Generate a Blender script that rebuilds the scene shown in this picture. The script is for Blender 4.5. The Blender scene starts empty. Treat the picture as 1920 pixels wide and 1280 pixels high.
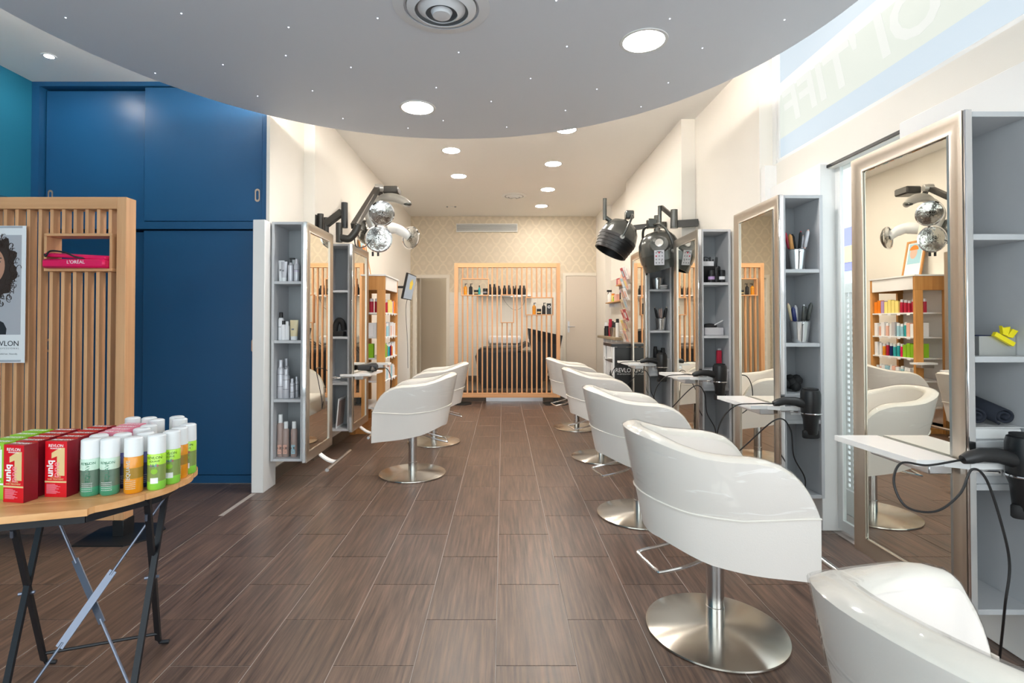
import bpy, bmesh, math, random
from mathutils import Vector, Matrix
PI = math.pi
R = math.radians
random.seed(7)
SC = bpy.context.scene
COL = SC.collection

# ------------------------------------------------------------------ camera
F, VX, HY, CH, PITCH = 984.0, 943.0, 605.0, 1.26, R(0.8)
PY = HY - F * math.tan(PITCH)
cam = bpy.data.cameras.new('camera'); camo = bpy.data.objects.new('camera', cam)
COL.objects.link(camo)
camo.location = (0, 0, CH); camo.rotation_euler = (PI / 2 + PITCH, 0, 0)
cam.sensor_width = 36; cam.lens = 36 * F / 1920
cam.shift_x = (960 - VX) / 1920; cam.shift_y = (PY - 640) / 1920
cam.clip_start = 0.05
SC.camera = camo

def W(px, py, d):
    """photo pixel -> world point at depth y = d"""
    cx, cy = (px - VX) / F, (PY - py) / F
    dy = math.cos(PITCH) - cy * math.sin(PITCH)
    dz = math.sin(PITCH) + cy * math.cos(PITCH)
    k = d / dy
    return Vector((cx * k, d, CH + dz * k))

# ------------------------------------------------------------------ world, exposure
world = bpy.data.worlds.new('daylight'); SC.world = world; world.use_nodes = True
bg = world.node_tree.nodes['Background']
bg.inputs[0].default_value = (0.90, 0.95, 1.0, 1); bg.inputs[1].default_value = 2.8
SC.view_settings.view_transform = 'Standard'; SC.view_settings.look = 'None'
SC.view_settings.gamma = 1; SC.view_settings.use_curve_mapping = False
SC.view_settings.exposure = 0.5
LAMP = 150.0      # ceiling downlights
COVE = 58.0       # led strip above the round ceiling

# shop-front glazing lets the daylight in: portals on the glazed openings
def portal(loc, rot, sx, sy):
    l = bpy.data.lights.new('daylight_portal', 'AREA'); l.shape = 'RECTANGLE'; l.size = sx; l.size_y = sy
    l.cycles.is_portal = True
    o = bpy.data.objects.new('daylight_portal', l); COL.objects.link(o); o.location = loc; o.rotation_euler = rot
portal((-0.85, -1.42, 1.5), (R(90), 0, 0), 5.6, 2.9)

# ------------------------------------------------------------------ materials
M = {}
def nt(name):
    m = bpy.data.materials.new(name); m.use_nodes = True
    t = m.node_tree; b = t.nodes['Principled BSDF']
    M[name] = m
    return m, t, b
def mat(name, col, rough=0.5, metal=0.0, noise=0.0, scale=8.0, bump=0.0, bscale=60.0, spec=0.5, coat=0.0, trans=0.0):
    m, t, b = nt(name)
    b.inputs['Base Color'].default_value = (*col, 1); b.inputs['Roughness'].default_value = rough
    b.inputs['Metallic'].default_value = metal; b.inputs['Specular IOR Level'].default_value = spec
    b.inputs['Coat Weight'].default_value = coat
    if trans: b.inputs['Transmission Weight'].default_value = trans
    N = t.nodes; L = t.links
    tc = N.new('ShaderNodeTexCoord')
    if noise:
        n = N.new('ShaderNodeTexNoise'); n.inputs['Scale'].default_value = scale; n.inputs['Detail'].default_value = 4
        L.new(tc.outputs['Object'], n.inputs['Vector'])
        mx = N.new('ShaderNodeMix'); mx.data_type = 'RGBA'
        mx.inputs['A'].default_value = (*[c * (1 - noise) for c in col], 1)
        mx.inputs['B'].default_value = (*[min(1, c * (1 + noise)) for c in col], 1)
        L.new(n.outputs['Fac'], mx.inputs['Factor']); L.new(mx.outputs['Result'], b.inputs['Base Color'])
    if bump:
        n = N.new('ShaderNodeTexNoise'); n.inputs['Scale'].default_value = bscale; n.inputs['Detail'].default_value = 3
        L.new(tc.outputs['Object'], n.inputs['Vector'])
        bp = N.new('ShaderNodeBump'); bp.inputs['Strength'].default_value = bump; bp.inputs['Distance'].default_value = 0.01
        L.new(n.outputs['Fac'], bp.inputs['Height']); L.new(bp.outputs['Normal'], b.inputs['Normal'])
    return m
def emit(name, col, strength):
    m, t, b = nt(name)
    b.inputs['Base Color'].default_value = (0.02, 0.02, 0.02, 1)
    b.inputs['Emission Color'].default_value = (*col, 1); b.inputs['Emission Strength'].default_value = strength
    return m
def wood(name, c1, c2, axis='Z', rough=0.45, sc=1.0, fine=30.0):
    m, t, b = nt(name); N = t.nodes; L = t.links
    tc = N.new('ShaderNodeTexCoord'); oi = N.new('ShaderNodeObjectInfo')
    off = N.new('ShaderNodeVectorMath'); off.operation = 'MULTIPLY_ADD'
    L.new(oi.outputs['Random'], off.inputs[0]); off.inputs[1].default_value = (7.3, 3.1, 5.7)
    L.new(tc.outputs['Object'], off.inputs[2])
    mp = N.new('ShaderNodeMapping')
    s = {'X': (1.5, fine, fine), 'Y': (fine, 1.5, fine), 'Z': (fine, fine, 1.5)}[axis]
    mp.inputs['Scale'].default_value = tuple(v * sc for v in s)
    L.new(off.outputs[0], mp.inputs['Vector'])
    n = N.new('ShaderNodeTexNoise'); n.inputs['Scale'].default_value = 1.0; n.inputs['Detail'].default_value = 5; n.inputs['Distortion'].default_value = 0.4
    L.new(mp.outputs[0], n.inputs['Vector'])
    r = N.new('ShaderNodeValToRGB'); r.color_ramp.elements[0].position = 0.3; r.color_ramp.elements[1].position = 0.72
    r.color_ramp.elements[0].color = (*c2, 1); r.color_ramp.elements[1].color = (*c1, 1)
    L.new(n.outputs['Fac'], r.inputs[0])
    hs = N.new('ShaderNodeHueSaturation')
    mr = N.new('ShaderNodeMapRange'); mr.inputs['To Min'].default_value = 0.9; mr.inputs['To Max'].default_value = 1.1
    L.new(oi.outputs['Random'], mr.inputs['Value']); L.new(mr.outputs[0], hs.inputs['Value'])
    L.new(r.outputs[0], hs.inputs['Color']); L.new(hs.outputs[0], b.inputs['Base Color'])
    b.inputs['Roughness'].default_value = rough
    return m

mat('wall_cream', (0.80, 0.76, 0.69), 0.75, noise=0.02, scale=2, bump=0.03, bscale=150)
mat('wall_white', (0.82, 0.81, 0.79), 0.7, noise=0.02, scale=3)
mat('ceiling_white', (0.84, 0.82, 0.78), 0.8)
mat('disc_grey', (0.70, 0.735, 0.80), 0.6)
mat('blue', (0.011, 0.082, 0.20), 0.36, noise=0.05, scale=3, bump=0.04, bscale=300)
mat('blue_wall', (0.008, 0.16, 0.26), 0.6)
mat('blue_dark', (0.006, 0.04, 0.10), 0.5)
mat('grey_mel', (0.52, 0.53, 0.55), 0.45, noise=0.03, scale=20)
mat('grey_in', (0.36, 0.38, 0.40), 0.5)
mat('white_gloss', (0.82, 0.82, 0.82), 0.25)
mat('white_plastic', (0.80, 0.80, 0.78), 0.35)
mat('chrome', (0.82, 0.82, 0.83), 0.09, 1.0)
mat('satin', (0.56, 0.51, 0.45), 0.32, 1.0)
mat('diffuser_grey', (0.72, 0.74, 0.78), 0.45)
mat('alu', (0.72, 0.72, 0.74), 0.3, 1.0)
mat('mirror', (0.88, 0.87, 0.80), 0.005, 1.0)
mat('black', (0.012, 0.012, 0.013), 0.38)
mat('black_matte', (0.010, 0.010, 0.011), 0.7)
mat('black_vinyl', (0.010, 0.010, 0.011), 0.32, bump=0.1, bscale=40)
mat('gunmetal', (0.10, 0.105, 0.10), 0.22, 0.6)
mat('graphite', (0.045, 0.05, 0.045), 0.25, 0.2, coat=0.5)
mat('darkarm', (0.05, 0.047, 0.042), 0.35, 0.5)
mat('silverplast', (0.47, 0.46, 0.43), 0.28, 0.5)
mat('leather', (0.80, 0.755, 0.71), 0.42, noise=0.02, scale=6, bump=0.05, bscale=220)
mat('leather_rim', (0.82, 0.78, 0.71), 0.35, bump=0.12, bscale=60)
mat('door_beige', (0.66, 0.58, 0.49), 0.55)
mat('door_dark', (0.34, 0.28, 0.21), 0.6)
mat('trim_cream', (0.74, 0.68, 0.58), 0.5)
mat('tile_wall', (0.74, 0.71, 0.64), 0.25)
mat('iron', (0.015, 0.016, 0.02), 0.4, 0.3)
mat('iron_lite', (0.17, 0.19, 0.25), 0.3, 0.6)
mat('hot_pink', (0.75, 0.004, 0.10), 0.4)
mat('cable', (0.008, 0.008, 0.009), 0.45)
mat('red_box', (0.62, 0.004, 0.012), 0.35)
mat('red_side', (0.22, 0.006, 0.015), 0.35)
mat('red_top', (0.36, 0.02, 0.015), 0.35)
mat('green_box', (0.28, 0.55, 0.035), 0.35)
mat('pink_box', (0.75, 0.22, 0.32), 0.35)
mat('gold_print', (0.70, 0.52, 0.25), 0.4)
mat('white_print', (0.85, 0.85, 0.85), 0.5)
mat('pink_print', (0.80, 0.25, 0.32), 0.5)
mat('dark_print', (0.02, 0.02, 0.025), 0.5)
mat('grey_print', (0.25, 0.25, 0.27), 0.5)
mat('paper', (0.84, 0.84, 0.86), 0.5)
mat('poster_grey', (0.45, 0.45, 0.49), 0.5)
mat('hair', (0.035, 0.018, 0.012), 0.6)
mat('skin_print', (0.52, 0.26, 0.17), 0.5)
mat('lips_print', (0.30, 0.05, 0.05), 0.5)
mat('grout', (0.40, 0.35, 0.32), 0.8)
mat('step_tile', (0.10, 0.075, 0.055), 0.4, noise=0.2, scale=12)
mat('yellow', (0.85, 0.72, 0.01), 0.4)
mat('orange', (0.85, 0.22, 0.01), 0.4)
mat('towel', (0.012, 0.016, 0.028), 0.85)
mat('brass', (0.72, 0.50, 0.36), 0.35, 0.7)
mat('stainless', (0.68, 0.68, 0.68), 0.18, 1.0)
mat('tin', (0.62, 0.62, 0.60), 0.3, 0.8)
mat('capwhite', (0.80, 0.82, 0.83), 0.3)
mat('chalk_green', (0.55, 0.72, 0.60), 0.3)
mat('amber', (0.75, 0.28, 0.01), 0.2, coat=0.5)
mat('mauve', (0.38, 0.28, 0.25), 0.35)
mat('beigep', (0.74, 0.62, 0.38), 0.35)
mat('silverp', (0.60, 0.60, 0.64), 0.3, 0.3)
mat('teal', (0.02, 0.35, 0.38), 0.35)
mat('lime', (0.25, 0.50, 0.02), 0.35)
mat('crimson', (0.45, 0.01, 0.04), 0.35)
mat('peach', (0.80, 0.45, 0.35), 0.45)
mat('skyb', (0.35, 0.60, 0.70), 0.4)
mat('lemon', (0.85, 0.70, 0.22), 0.4)
mat('lilac', (0.45, 0.30, 0.55), 0.4)
mat('navy', (0.012, 0.022, 0.12), 0.3)
mat('indigo', (0.10, 0.10, 0.42), 0.3)
mat('purple', (0.20, 0.20, 0.60), 0.5)
mat('counter', (0.30, 0.23, 0.14), 0.5, noise=0.2, scale=20)
mat('concrete', (0.45, 0.46, 0.48), 0.8, noise=0.1, scale=2)
mat('facade', (0.72, 0.76, 0.78), 0.8, noise=0.1, scale=1)
wood('beech', (0.74, 0.41, 0.205), (0.60, 0.31, 0.145), 'Z')
wood('beech_x', (0.75, 0.42, 0.21), (0.62, 0.32, 0.15), 'X')
wood('oak', (0.62, 0.30, 0.09), (0.48, 0.21, 0.055), 'Z')
wood('oak_y', (0.62, 0.30, 0.09), (0.48, 0.21, 0.055), 'Y')
wood('acacia', (0.72, 0.40, 0.18), (0.58, 0.28, 0.10), 'X', 0.38)
emit('lamp', (1.0, 0.925, 0.83), LAMP)
emit('lamp_cool', (1.0, 0.95, 0.90), LAMP)
emit('spot', (1.0, 0.95, 0.90), 380.0)
emit('cove', (1.0, 0.92, 0.84), COVE)
emit('star', (0.8, 0.86, 1.0), 3.5)
emit('tvglow', (0.30, 0.33, 0.36), 0.8)
emit('tvflower', (0.70, 0.45, 0.02), 0.8)
emit('film_green', (0.80, 0.855, 0.775), 0.66)  # transom films emit by themselves, standing in for daylight through translucent film
emit('film_white', (0.93, 0.95, 0.92), 0.70)
emit('film_letter', (0.90, 0.93, 0.88), 0.64)
emit('film_blue', (0.70, 0.83, 0.93), 0.62)

def special():
    # floor tiles
    m, t, b = nt('floor_tile'); N = t.nodes; L = t.links
    g = N.new('ShaderNodeNewGeometry'); oi = N.new('ShaderNodeObjectInfo')
    off = N.new('ShaderNodeVectorMath'); off.operation = 'MULTIPLY_ADD'
    L.new(oi.outputs['Random'], off.inputs[0]); off.inputs[1].default_value = (3, 9, 0); L.new(g.outputs['Position'], off.inputs[2])
    mp = N.new('ShaderNodeMapping'); mp.inputs['Scale'].default_value = (60, 2.4, 1); mp.inputs['Rotation'].default_value = (0, 0, R(1.5))
    L.new(off.outputs[0], mp.inputs['Vector'])
    n = N.new('ShaderNodeTexNoise'); n.inputs['Scale'].default_value = 1; n.inputs['Detail'].default_value = 6; n.inputs['Roughness'].default_value = 0.65
    L.new(mp.outputs[0], n.inputs['Vector'])
    r = N.new('ShaderNodeValToRGB'); e = r.color_ramp.elements
    e[0].position = 0.32; e[0].color = (0.048, 0.032, 0.025, 1); e[1].position = 0.68; e[1].color = (0.205, 0.126, 0.090, 1)
    k = e.new(0.5); k.color = (0.120, 0.075, 0.056, 1)
    L.new(n.outputs['Fac'], r.inputs[0])
    hs = N.new('ShaderNodeHueSaturation'); mr = N.new('ShaderNodeMapRange'); mr.inputs['To Min'].default_value = 0.93; mr.inputs['To Max'].default_value = 1.07
    L.new(oi.outputs['Random'], mr.inputs['Value']); L.new(mr.outputs[0], hs.inputs['Value']); L.new(r.outputs[0], hs.inputs['Color'])
    L.new(hs.outputs[0], b.inputs['Base Color'])
    rr = N.new('ShaderNodeMapRange'); rr.inputs['To Min'].default_value = 0.26; rr.inputs['To Max'].default_value = 0.42
    L.new(n.outputs['Fac'], rr.inputs['Value']); L.new(rr.outputs[0], b.inputs['Roughness'])
    bp = N.new('ShaderNodeBump'); bp.inputs['Strength'].default_value = 0.12; bp.inputs['Distance'].default_value = 0.004
    L.new(n.outputs['Fac'], bp.inputs['Height']); L.new(bp.outputs[0], b.inputs['Normal'])
    # damask wallpaper on the back wall (x,z)
    m, t, b = nt('wallpaper'); N = t.nodes; L = t.links
    g = N.new('ShaderNodeNewGeometry'); sp = N.new('ShaderNodeSeparateXYZ'); L.new(g.outputs['Position'], sp.inputs[0])
    def ma(op, a, c=None):
        q = N.new('ShaderNodeMath'); q.operation = op
        for i, v in enumerate((a, c)):
            if v is None: continue
            if isinstance(v, (int, float)): q.inputs[i].default_value = v
            else: L.new(v, q.inputs[i])
        return q.outputs[0]
    u = ma('MULTIPLY', sp.outputs['X'], 2 * PI / 0.25); v = ma('MULTIPLY', sp.outputs['Z'], 2 * PI / 0.34)
    s = ma('ADD', ma('COSINE', u), ma('COSINE', v))
    s2 = ma('ADD', s, ma('MULTIPLY', ma('COSINE', ma('MULTIPLY', v, 3)), 0.25))
    band = ma('ABSOLUTE', s2)
    r = N.new('ShaderNodeValToRGB'); e = r.color_ramp.elements
    e[0].position = 0.10; e[0].color = (0.70, 0.61, 0.47, 1); e[1].position = 0.26; e[1].color = (0.62, 0.54, 0.415, 1)
    k = e.new(0.75); k.color = (0.63, 0.545, 0.42, 1); k = e.new(0.9); k.color = (0.67, 0.58, 0.45, 1)
    dv = ma('MULTIPLY', band, 0.5); L.new(dv, r.inputs[0]); L.new(r.outputs[0], b.inputs['Base Color']); b.inputs['Roughness'].default_value = 0.6
    # clear plastic chair cover
    m, t, b = nt('clear_cover'); N = t.nodes; L = t.links
    out = N['Material Output']; tr = N.new('ShaderNodeBsdfTransparent'); gl = N.new('ShaderNodeBsdfGlossy'); gl.inputs['Roughness'].default_value = 0.07
    mx = N.new('ShaderNodeMixShader'); fr = N.new('ShaderNodeLayerWeight'); fr.inputs['Blend'].default_value = 0.25
    tc = N.new('ShaderNodeTexCoord'); mp = N.new('ShaderNodeMapping'); mp.inputs['Scale'].default_value = (3.2, 3.2, 13); mp.inputs['Rotation'].default_value = (0.25, 0.55, 0)
    L.new(tc.outputs['Object'], mp.inputs[0])
    n = N.new('ShaderNodeTexNoise'); n.inputs['Scale'].default_value = 1; n.inputs['Detail'].default_value = 2; n.inputs['Distortion'].default_value = 0.8
    L.new(mp.outputs[0], n.inputs['Vector'])
    rp = N.new('ShaderNodeValToRGB'); rp.color_ramp.interpolation = 'EASE'; rp.color_ramp.elements[0].position = 0.54; rp.color_ramp.elements[1].position = 0.64; L.new(n.outputs['Fac'], rp.inputs[0])
    bp = N.new('ShaderNodeBump'); bp.inputs['Strength'].default_value = 0.45; bp.inputs['Distance'].default_value = 0.012
    L.new(rp.outputs[0], bp.inputs['Height']); L.new(bp.outputs[0], gl.inputs['Normal']); L.new(bp.outputs[0], fr.inputs['Normal'])
    mr = N.new('ShaderNodeMapRange'); mr.inputs['To Min'].default_value = 0.06; mr.inputs['To Max'].default_value = 0.40
    L.new(fr.outputs['Fresnel'], mr.inputs['Value'])
    L.new(mr.outputs[0], mx.inputs[0]); L.new(tr.outputs[0], mx.inputs[1]); L.new(gl.outputs[0], mx.inputs[2]); L.new(mx.outputs[0], out.inputs[0])
    # window glass
    m, t, b = nt('glass'); N = t.nodes; L = t.links
    out = N['Material Output']; tr = N.new('ShaderNodeBsdfTransparent'); gl = N.new('ShaderNodeBsdfGlossy'); gl.inputs['Roughness'].default_value = 0.02
    tr.inputs[0].default_value = (0.93, 0.96, 0.95, 1)
    mx = N.new('ShaderNodeMixShader'); mx.inputs[0].default_value = 0.07
    L.new(tr.outputs[0], mx.inputs[1]); L.new(gl.outputs[0], mx.inputs[2]); L.new(mx.outputs[0], out.inputs[0])
    # brushed radial steel
    m, t, b = nt('brushed'); N = t.nodes; L = t.links
    b.inputs['Base Color'].default_value = (0.66, 0.62, 0.55, 1); b.inputs['Metallic'].default_value = 1; b.inputs['Roughness'].default_value = 0.22
    b.inputs['Anisotropic'].default_value = 0.9; b.inputs['Anisotropic Rotation'].default_value = 0.25
    tg = N.new('ShaderNodeTangent'); tg.direction_type = 'RADIAL'; tg.axis = 'Z'; L.new(tg.outputs[0], b.inputs['Tangent'])
    # perforated chrome lamp face
    m, t, b = nt('lamp_face'); N = t.nodes; L = t.links
    b.inputs['Metallic'].default_value = 1; b.inputs['Roughness'].default_value = 0.16
    tc = N.new('ShaderNodeTexCoord'); vo = N.new('ShaderNodeTexVoronoi'); vo.inputs['Scale'].default_value = 95
    L.new(tc.outputs['Object'], vo.inputs['Vector'])
    ln = N.new('ShaderNodeVectorMath'); ln.operation = 'LENGTH'; L.new(tc.outputs['Object'], ln.inputs[0])
    th = N.new('ShaderNodeMapRange'); th.inputs['From Min'].default_value = 0.02; th.inputs['From Max'].default_value = 0.085; th.inputs['To Min'].default_value = 0.46; th.inputs['To Max'].default_value = 0.10
    L.new(ln.outputs['Value'], th.inputs['Value'])
    gt = N.new('ShaderNodeMath'); gt.operation = 'GREATER_THAN'; L.new(vo.outputs['Distance'], gt.inputs[0]); L.new(th.outputs[0], gt.inputs[1])
    mx = N.new('ShaderNodeMix'); mx.data_type = 'RGBA'; mx.inputs['A'].default_value = (0.02, 0.02, 0.02, 1); mx.inputs['B'].default_value = (0.58, 0.57, 0.54, 1)
    L.new(gt.outputs[0], mx.inputs['Factor']); L.new(mx.outputs['Result'], b.inputs['Base Color'])
    n2 = N.new('ShaderNodeTexNoise'); n2.inputs['Scale'].default_value = 22; L.new(tc.outputs['Object'], n2.inputs['Vector'])
    bp = N.new('ShaderNodeBump'); bp.inputs['Strength'].default_value = 0.5; bp.inputs['Distance'].default_value = 0.01
    L.new(n2.outputs['Fac'], bp.inputs['Height']); L.new(bp.outputs[0], b.inputs['Normal'])
    # tinted bottle liquids
    for nm, c in (('liq_green', (0.06, 0.30, 0.17)), ('liq_kids', (0.25, 0.62, 0.06)), ('liq_orange', (0.85, 0.33, 0.01)), ('liq_brown', (0.36, 0.20, 0.02)),
                  ('liq_olive', (0.22, 0.30, 0.08)), ('liq_lime', (0.42, 0.75, 0.05)), ('liq_dusk', (0.12, 0.19, 0.14))):
        m, t, b = nt(nm); b.inputs['Base Color'].default_value = (*c, 1); b.inputs['Roughness'].default_value = 0.12
        b.inputs['Coat Weight'].default_value = 0.6; b.inputs['Subsurface Weight'].default_value = 0.0
    # tiled wall (far, joints too fine to build)
    m, t, b = nt('lab_tiles'); N = t.nodes; L = t.links
    g = N.new('ShaderNodeNewGeometry'); mp = N.new('ShaderNodeMapping'); mp.inputs['Rotation'].default_value = (R(90), 0, R(0))
    sp = N.new('ShaderNodeSeparateXYZ'); L.new(g.outputs['Position'], sp.inputs[0])
    ad = N.new('ShaderNodeMath'); ad.operation = 'ADD'; L.new(sp.outputs['X'], ad.inputs[0]); L.new(sp.outputs['Y'], ad.inputs[1])
    cb = N.new('ShaderNodeCombineXYZ'); L.new(ad.outputs[0], cb.inputs[0]); L.new(sp.outputs['Z'], cb.inputs[1])
    br = N.new('ShaderNodeTexBrick'); br.offset = 0; br.inputs['Scale'].default_value = 1; br.inputs['Brick Width'].default_value = 0.25; br.inputs['Row Height'].default_value = 0.40
    br.inputs['Mortar Size'].default_value = 0.003; br.inputs['Color1'].default_value = (0.76, 0.72, 0.64, 1); br.inputs['Color2'].default_value = (0.74, 0.70, 0.62, 1); br.inputs['Mortar'].default_value = (0.62, 0.58, 0.50, 1)
    L.new(cb.outputs[0], br.inputs['Vector']); L.new(br.outputs['Color'], b.inputs['Base Color']); b.inputs['Roughness'].default_value = 0.25
special()

# ------------------------------------------------------------------ mesh helpers
class MB:
    def __init__(s): s.v = []; s.f = []; s.mi = []; s.m = 0
    def add(s, vs, fs):
        o = len(s.v); s.v += [Vector(p) for p in vs]
        for f in fs: s.f.append([i + o for i in f]); s.mi.append(s.m)
        return s
    def slot(s, i): s.m = i; return s
    def box(s, x0, x1, y0, y1, z0, z1):
        x0, x1 = min(x0, x1), max(x0, x1); y0, y1 = min(y0, y1), max(y0, y1); z0, z1 = min(z0, z1), max(z0, z1)
        vs = [(x, y, z) for z in (z0, z1) for y in (y0, y1) for x in (x0, x1)]
        return s.add(vs, [(0, 2, 3, 1), (4, 5, 7, 6), (0, 1, 5, 4), (2, 6, 7, 3), (0, 4, 6, 2), (1, 3, 7, 5)])
    def bbox(s, x0, x1, y0, y1, z0, z1, b=0.003):
        """box with chamfered edges"""
        bm = bmesh.new(); bmesh.ops.create_cube(bm, size=1)
        for v in bm.verts: v.co = Vector(((x0 + x1) / 2 + v.co.x * abs(x1 - x0), (y0 + y1) / 2 + v.co.y * abs(y1 - y0), (z0 + z1) / 2 + v.co.z * abs(z1 - z0)))
        bmesh.ops.bevel(bm, geom=list(bm.edges), offset=b, segments=1, affect='EDGES')
        bm.verts.index_update()
        s.add([v.co.copy() for v in bm.verts], [[v.index for v in f.verts] for f in bm.faces]); bm.free(); return s
    def bar(s, p, q, w, h, up=(0, 0, 1)):
        """rectangular bar p->q, w sideways, h along up"""
        p, q = Vector(p), Vector(q); d = (q - p).normalized(); u = Vector(up)
        sd = d.cross(u)
        if sd.length < 1e-4: sd = d.cross(Vector((1, 0, 0)))
        sd.normalize(); u = sd.cross(d).normalized()
        vs = []
        for c in (p, q):
            for a, b in ((-1, -1), (1, -1), (1, 1), (-1, 1)): vs.append(c + sd * a * w / 2 + u * b * h / 2)
        return s.add(vs, [(3, 2, 1, 0), (4, 5, 6, 7), (0, 1, 5, 4), (1, 2, 6, 5), (2, 3, 7, 6), (3, 0, 4, 7)])
    def cyl(s, p, q, r, r2=None, n=20, cap=True):
        p, q = Vector(p), Vector(q); r2 = r if r2 is None else r2
        d = (q - p).normalized(); a = d.orthogonal().normalized(); b = d.cross(a)
        vs = []
        for c, rr in ((p, r), (q, r2)):
            for i in range(n):
                t = 2 * PI * i / n; vs.append(c + (a * math.cos(t) + b * math.sin(t)) * rr)
        fs = [(i, (i + 1) % n, n + (i + 1) % n, n + i) for i in range(n)]
        if cap: fs += [list(range(n))[::-1], list(range(n, 2 * n))]
        return s.add(vs, fs)
    def lathe(s, prof, c=(0, 0, 0), axis=(0, 0, 1), n=24, sx=1, sy=1, ring=False):
        """prof: list of (radius, height) from bottom up"""
        c = Vector(c); d = Vector(axis).normalized()
        if ring: prof = list(prof) + [prof[0]]
        a = Vector((1, 0, 0)) if abs(d.x) < 0.9 else Vector((0, 1, 0))
        a = (a - d * a.dot(d)).normalized(); b = d.cross(a)
        vs = []; fs = []; k = len(prof)
        for r, h in prof:
            for i in range(n):
                t = 2 * PI * i / n; vs.append(c + d * h + (a * math.cos(t) * sx + b * math.sin(t) * sy) * r)
        for j in range(k - 1):
            for i in range(n):
                fs.append((j * n + i, j * n + (i + 1) % n, (j + 1) * n + (i + 1) % n, (j + 1) * n + i))
        if ring: return s.add(vs, fs)
        if prof[0][0] > 1e-5: fs.append(list(range(n))[::-1])
        if prof[-1][0] > 1e-5: fs.append(list(range((k - 1) * n, k * n)))
        return s.add(vs, fs)
    def tube(s, pts, r, n=8, closed=False):
        pts = [Vector(p) for p in pts]; k = len(pts); vs = []; fs = []; prev = None
        for i, p in enumerate(pts):
            if closed: d = (pts[(i + 1) % k] - pts[i - 1])
            else: d = pts[min(i + 1, k - 1)] - pts[max(i - 1, 0)]
            d.normalize()
            a = d.orthogonal().normalized() if prev is None else (prev - d * prev.dot(d)).normalized()
            prev = a; b = d.cross(a); rr = r[i] if isinstance(r, (list, tuple)) else r
            for j in range(n):
                t = 2 * PI * j / n; vs.append(p + (a * math.cos(t) + b * math.sin(t)) * rr)
        for i in range(k if closed else k - 1):
            i2 = (i + 1) % k
            for j in range(n): fs.append((i * n + j, i * n + (j + 1) % n, i2 * n + (j + 1) % n, i2 * n + j))
        if not closed: fs += [list(range(n))[::-1], list(range((k - 1) * n, k * n))]
        return s.add(vs, fs)
    def prism(s, poly, h0, h1, plane='xy'):
        def P(a, b, h): return {'xy': (a, b, h), 'xz': (a, h, b), 'yz': (h, a, b)}[plane]
        n = len(poly); vs = [P(a, b, h0) for a, b in poly] + [P(a, b, h1) for a, b in poly]
        return s.add(vs, [list(range(n))[::-1], list(range(n, 2 * n))] + [(i, (i + 1) % n, n + (i + 1) % n, n + i) for i in range(n)])
    def grid(s, rows):
        """rows of points -> quad sheet"""
        n = len(rows[0]); vs = [p for r in rows for p in r]
        fs = [(j * n + i, j * n + i + 1, (j + 1) * n + i + 1, (j + 1) * n + i) for j in range(len(rows) - 1) for i in range(n - 1)]
        return s.add(vs, fs)
    def ball(s, c, r, n=14, sq=(1, 1, 1)):
        c = Vector(c); pr = []
        k = n // 2; vs = []; fs = []
        for j in range(k + 1):
            ph = PI * j / k
            for i in range(n):
                t = 2 * PI * i / n
                vs.append(c + Vector((math.sin(ph) * math.cos(t) * r * sq[0], math.sin(ph) * math.sin(t) * r * sq[1], -math.cos(ph) * r * sq[2])))
        for j in range(k):
            for i in range(n): fs.append((j * n + i, j * n + (i + 1) % n, (j + 1) * n + (i + 1) % n, (j + 1) * n + i))
        return s.add(vs, fs)
    def xf(s, mtx):
        s.v = [mtx @ p for p in s.v]; return s
    def mesh(s, name, mats, off=(0, 0, 0), smooth=40):
        me = bpy.data.meshes.new(name); o = Vector(off)
        me.from_pydata([p - o for p in s.v], [], s.f)
        for m in (mats if isinstance(mats, (list, tuple)) else [mats]): me.materials.append(M[m])
        me.polygons.foreach_set('material_index', s.mi)
        bm = bmesh.new(); bm.from_mesh(me); bmesh.ops.remove_doubles(bm, verts=bm.verts, dist=1e-5) if smooth else None
        bmesh.ops.recalc_face_normals(bm, faces=bm.faces); bm.to_mesh(me); bm.free()
        if smooth:
            me.polygons.foreach_set('use_smooth', [True] * len(me.polygons)); me.set_sharp_from_angle(angle=R(smooth))
        me.update(); return me

def tag(o, label=None, cat=None, group=None, kind=None):
    if label: o['label'] = label
    if cat: o['category'] = cat
    if group: o['group'] = group
    if kind: o['kind'] = kind
    return o
def link(name, me, parent=None, loc=(0, 0, 0)):
    o = bpy.data.objects.new(name, me); COL.objects.link(o); o.location = loc
    if parent is not None: o.parent = parent
    return o
def obj(name, mb, mats, parent=None, loc=(0, 0, 0), smooth=40, **k):
    return tag(link(name, mb.mesh(name, mats, (0, 0, 0), smooth), parent, loc), **k)
def struct(name, mb, mats, parent=None, **k):
    o = obj(name, mb, mats, parent, **k)
    if parent is None: o['kind'] = 'structure'
    return o
class T:
    """a thing: an Empty at its base that parents its parts"""
    def __init__(s, name, label, cat, loc=(0, 0, 0), rz=0, group=None, kind=None):
        s.o = link(name, None, None, loc); s.o.rotation_euler = (0, 0, rz); s.o.empty_display_size = 0.05
        tag(s.o, label, cat, group, kind); s.loc = Vector(loc)
    def part(s, name, mb, mats, world=False, under=None, smooth=40, **k):
        o = link(name, mb.mesh(name, mats, s.loc if world else (0, 0, 0), smooth), under or s.o)
        return tag(o, **k)
def copy_tree(o, loc=None, rz=None, label=None, parent=None, group=None):
    c = o.copy(); COL.objects.link(c); c.parent = parent
    if loc is not None: c.location = loc
    if rz is not None: c.rotation_euler = (0, 0, rz)
    if label: c['label'] = label
    if group: c['group'] = group
    for ch in list(o.children): copy_tree(ch, parent=c)
    return c
_txt = {}
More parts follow.
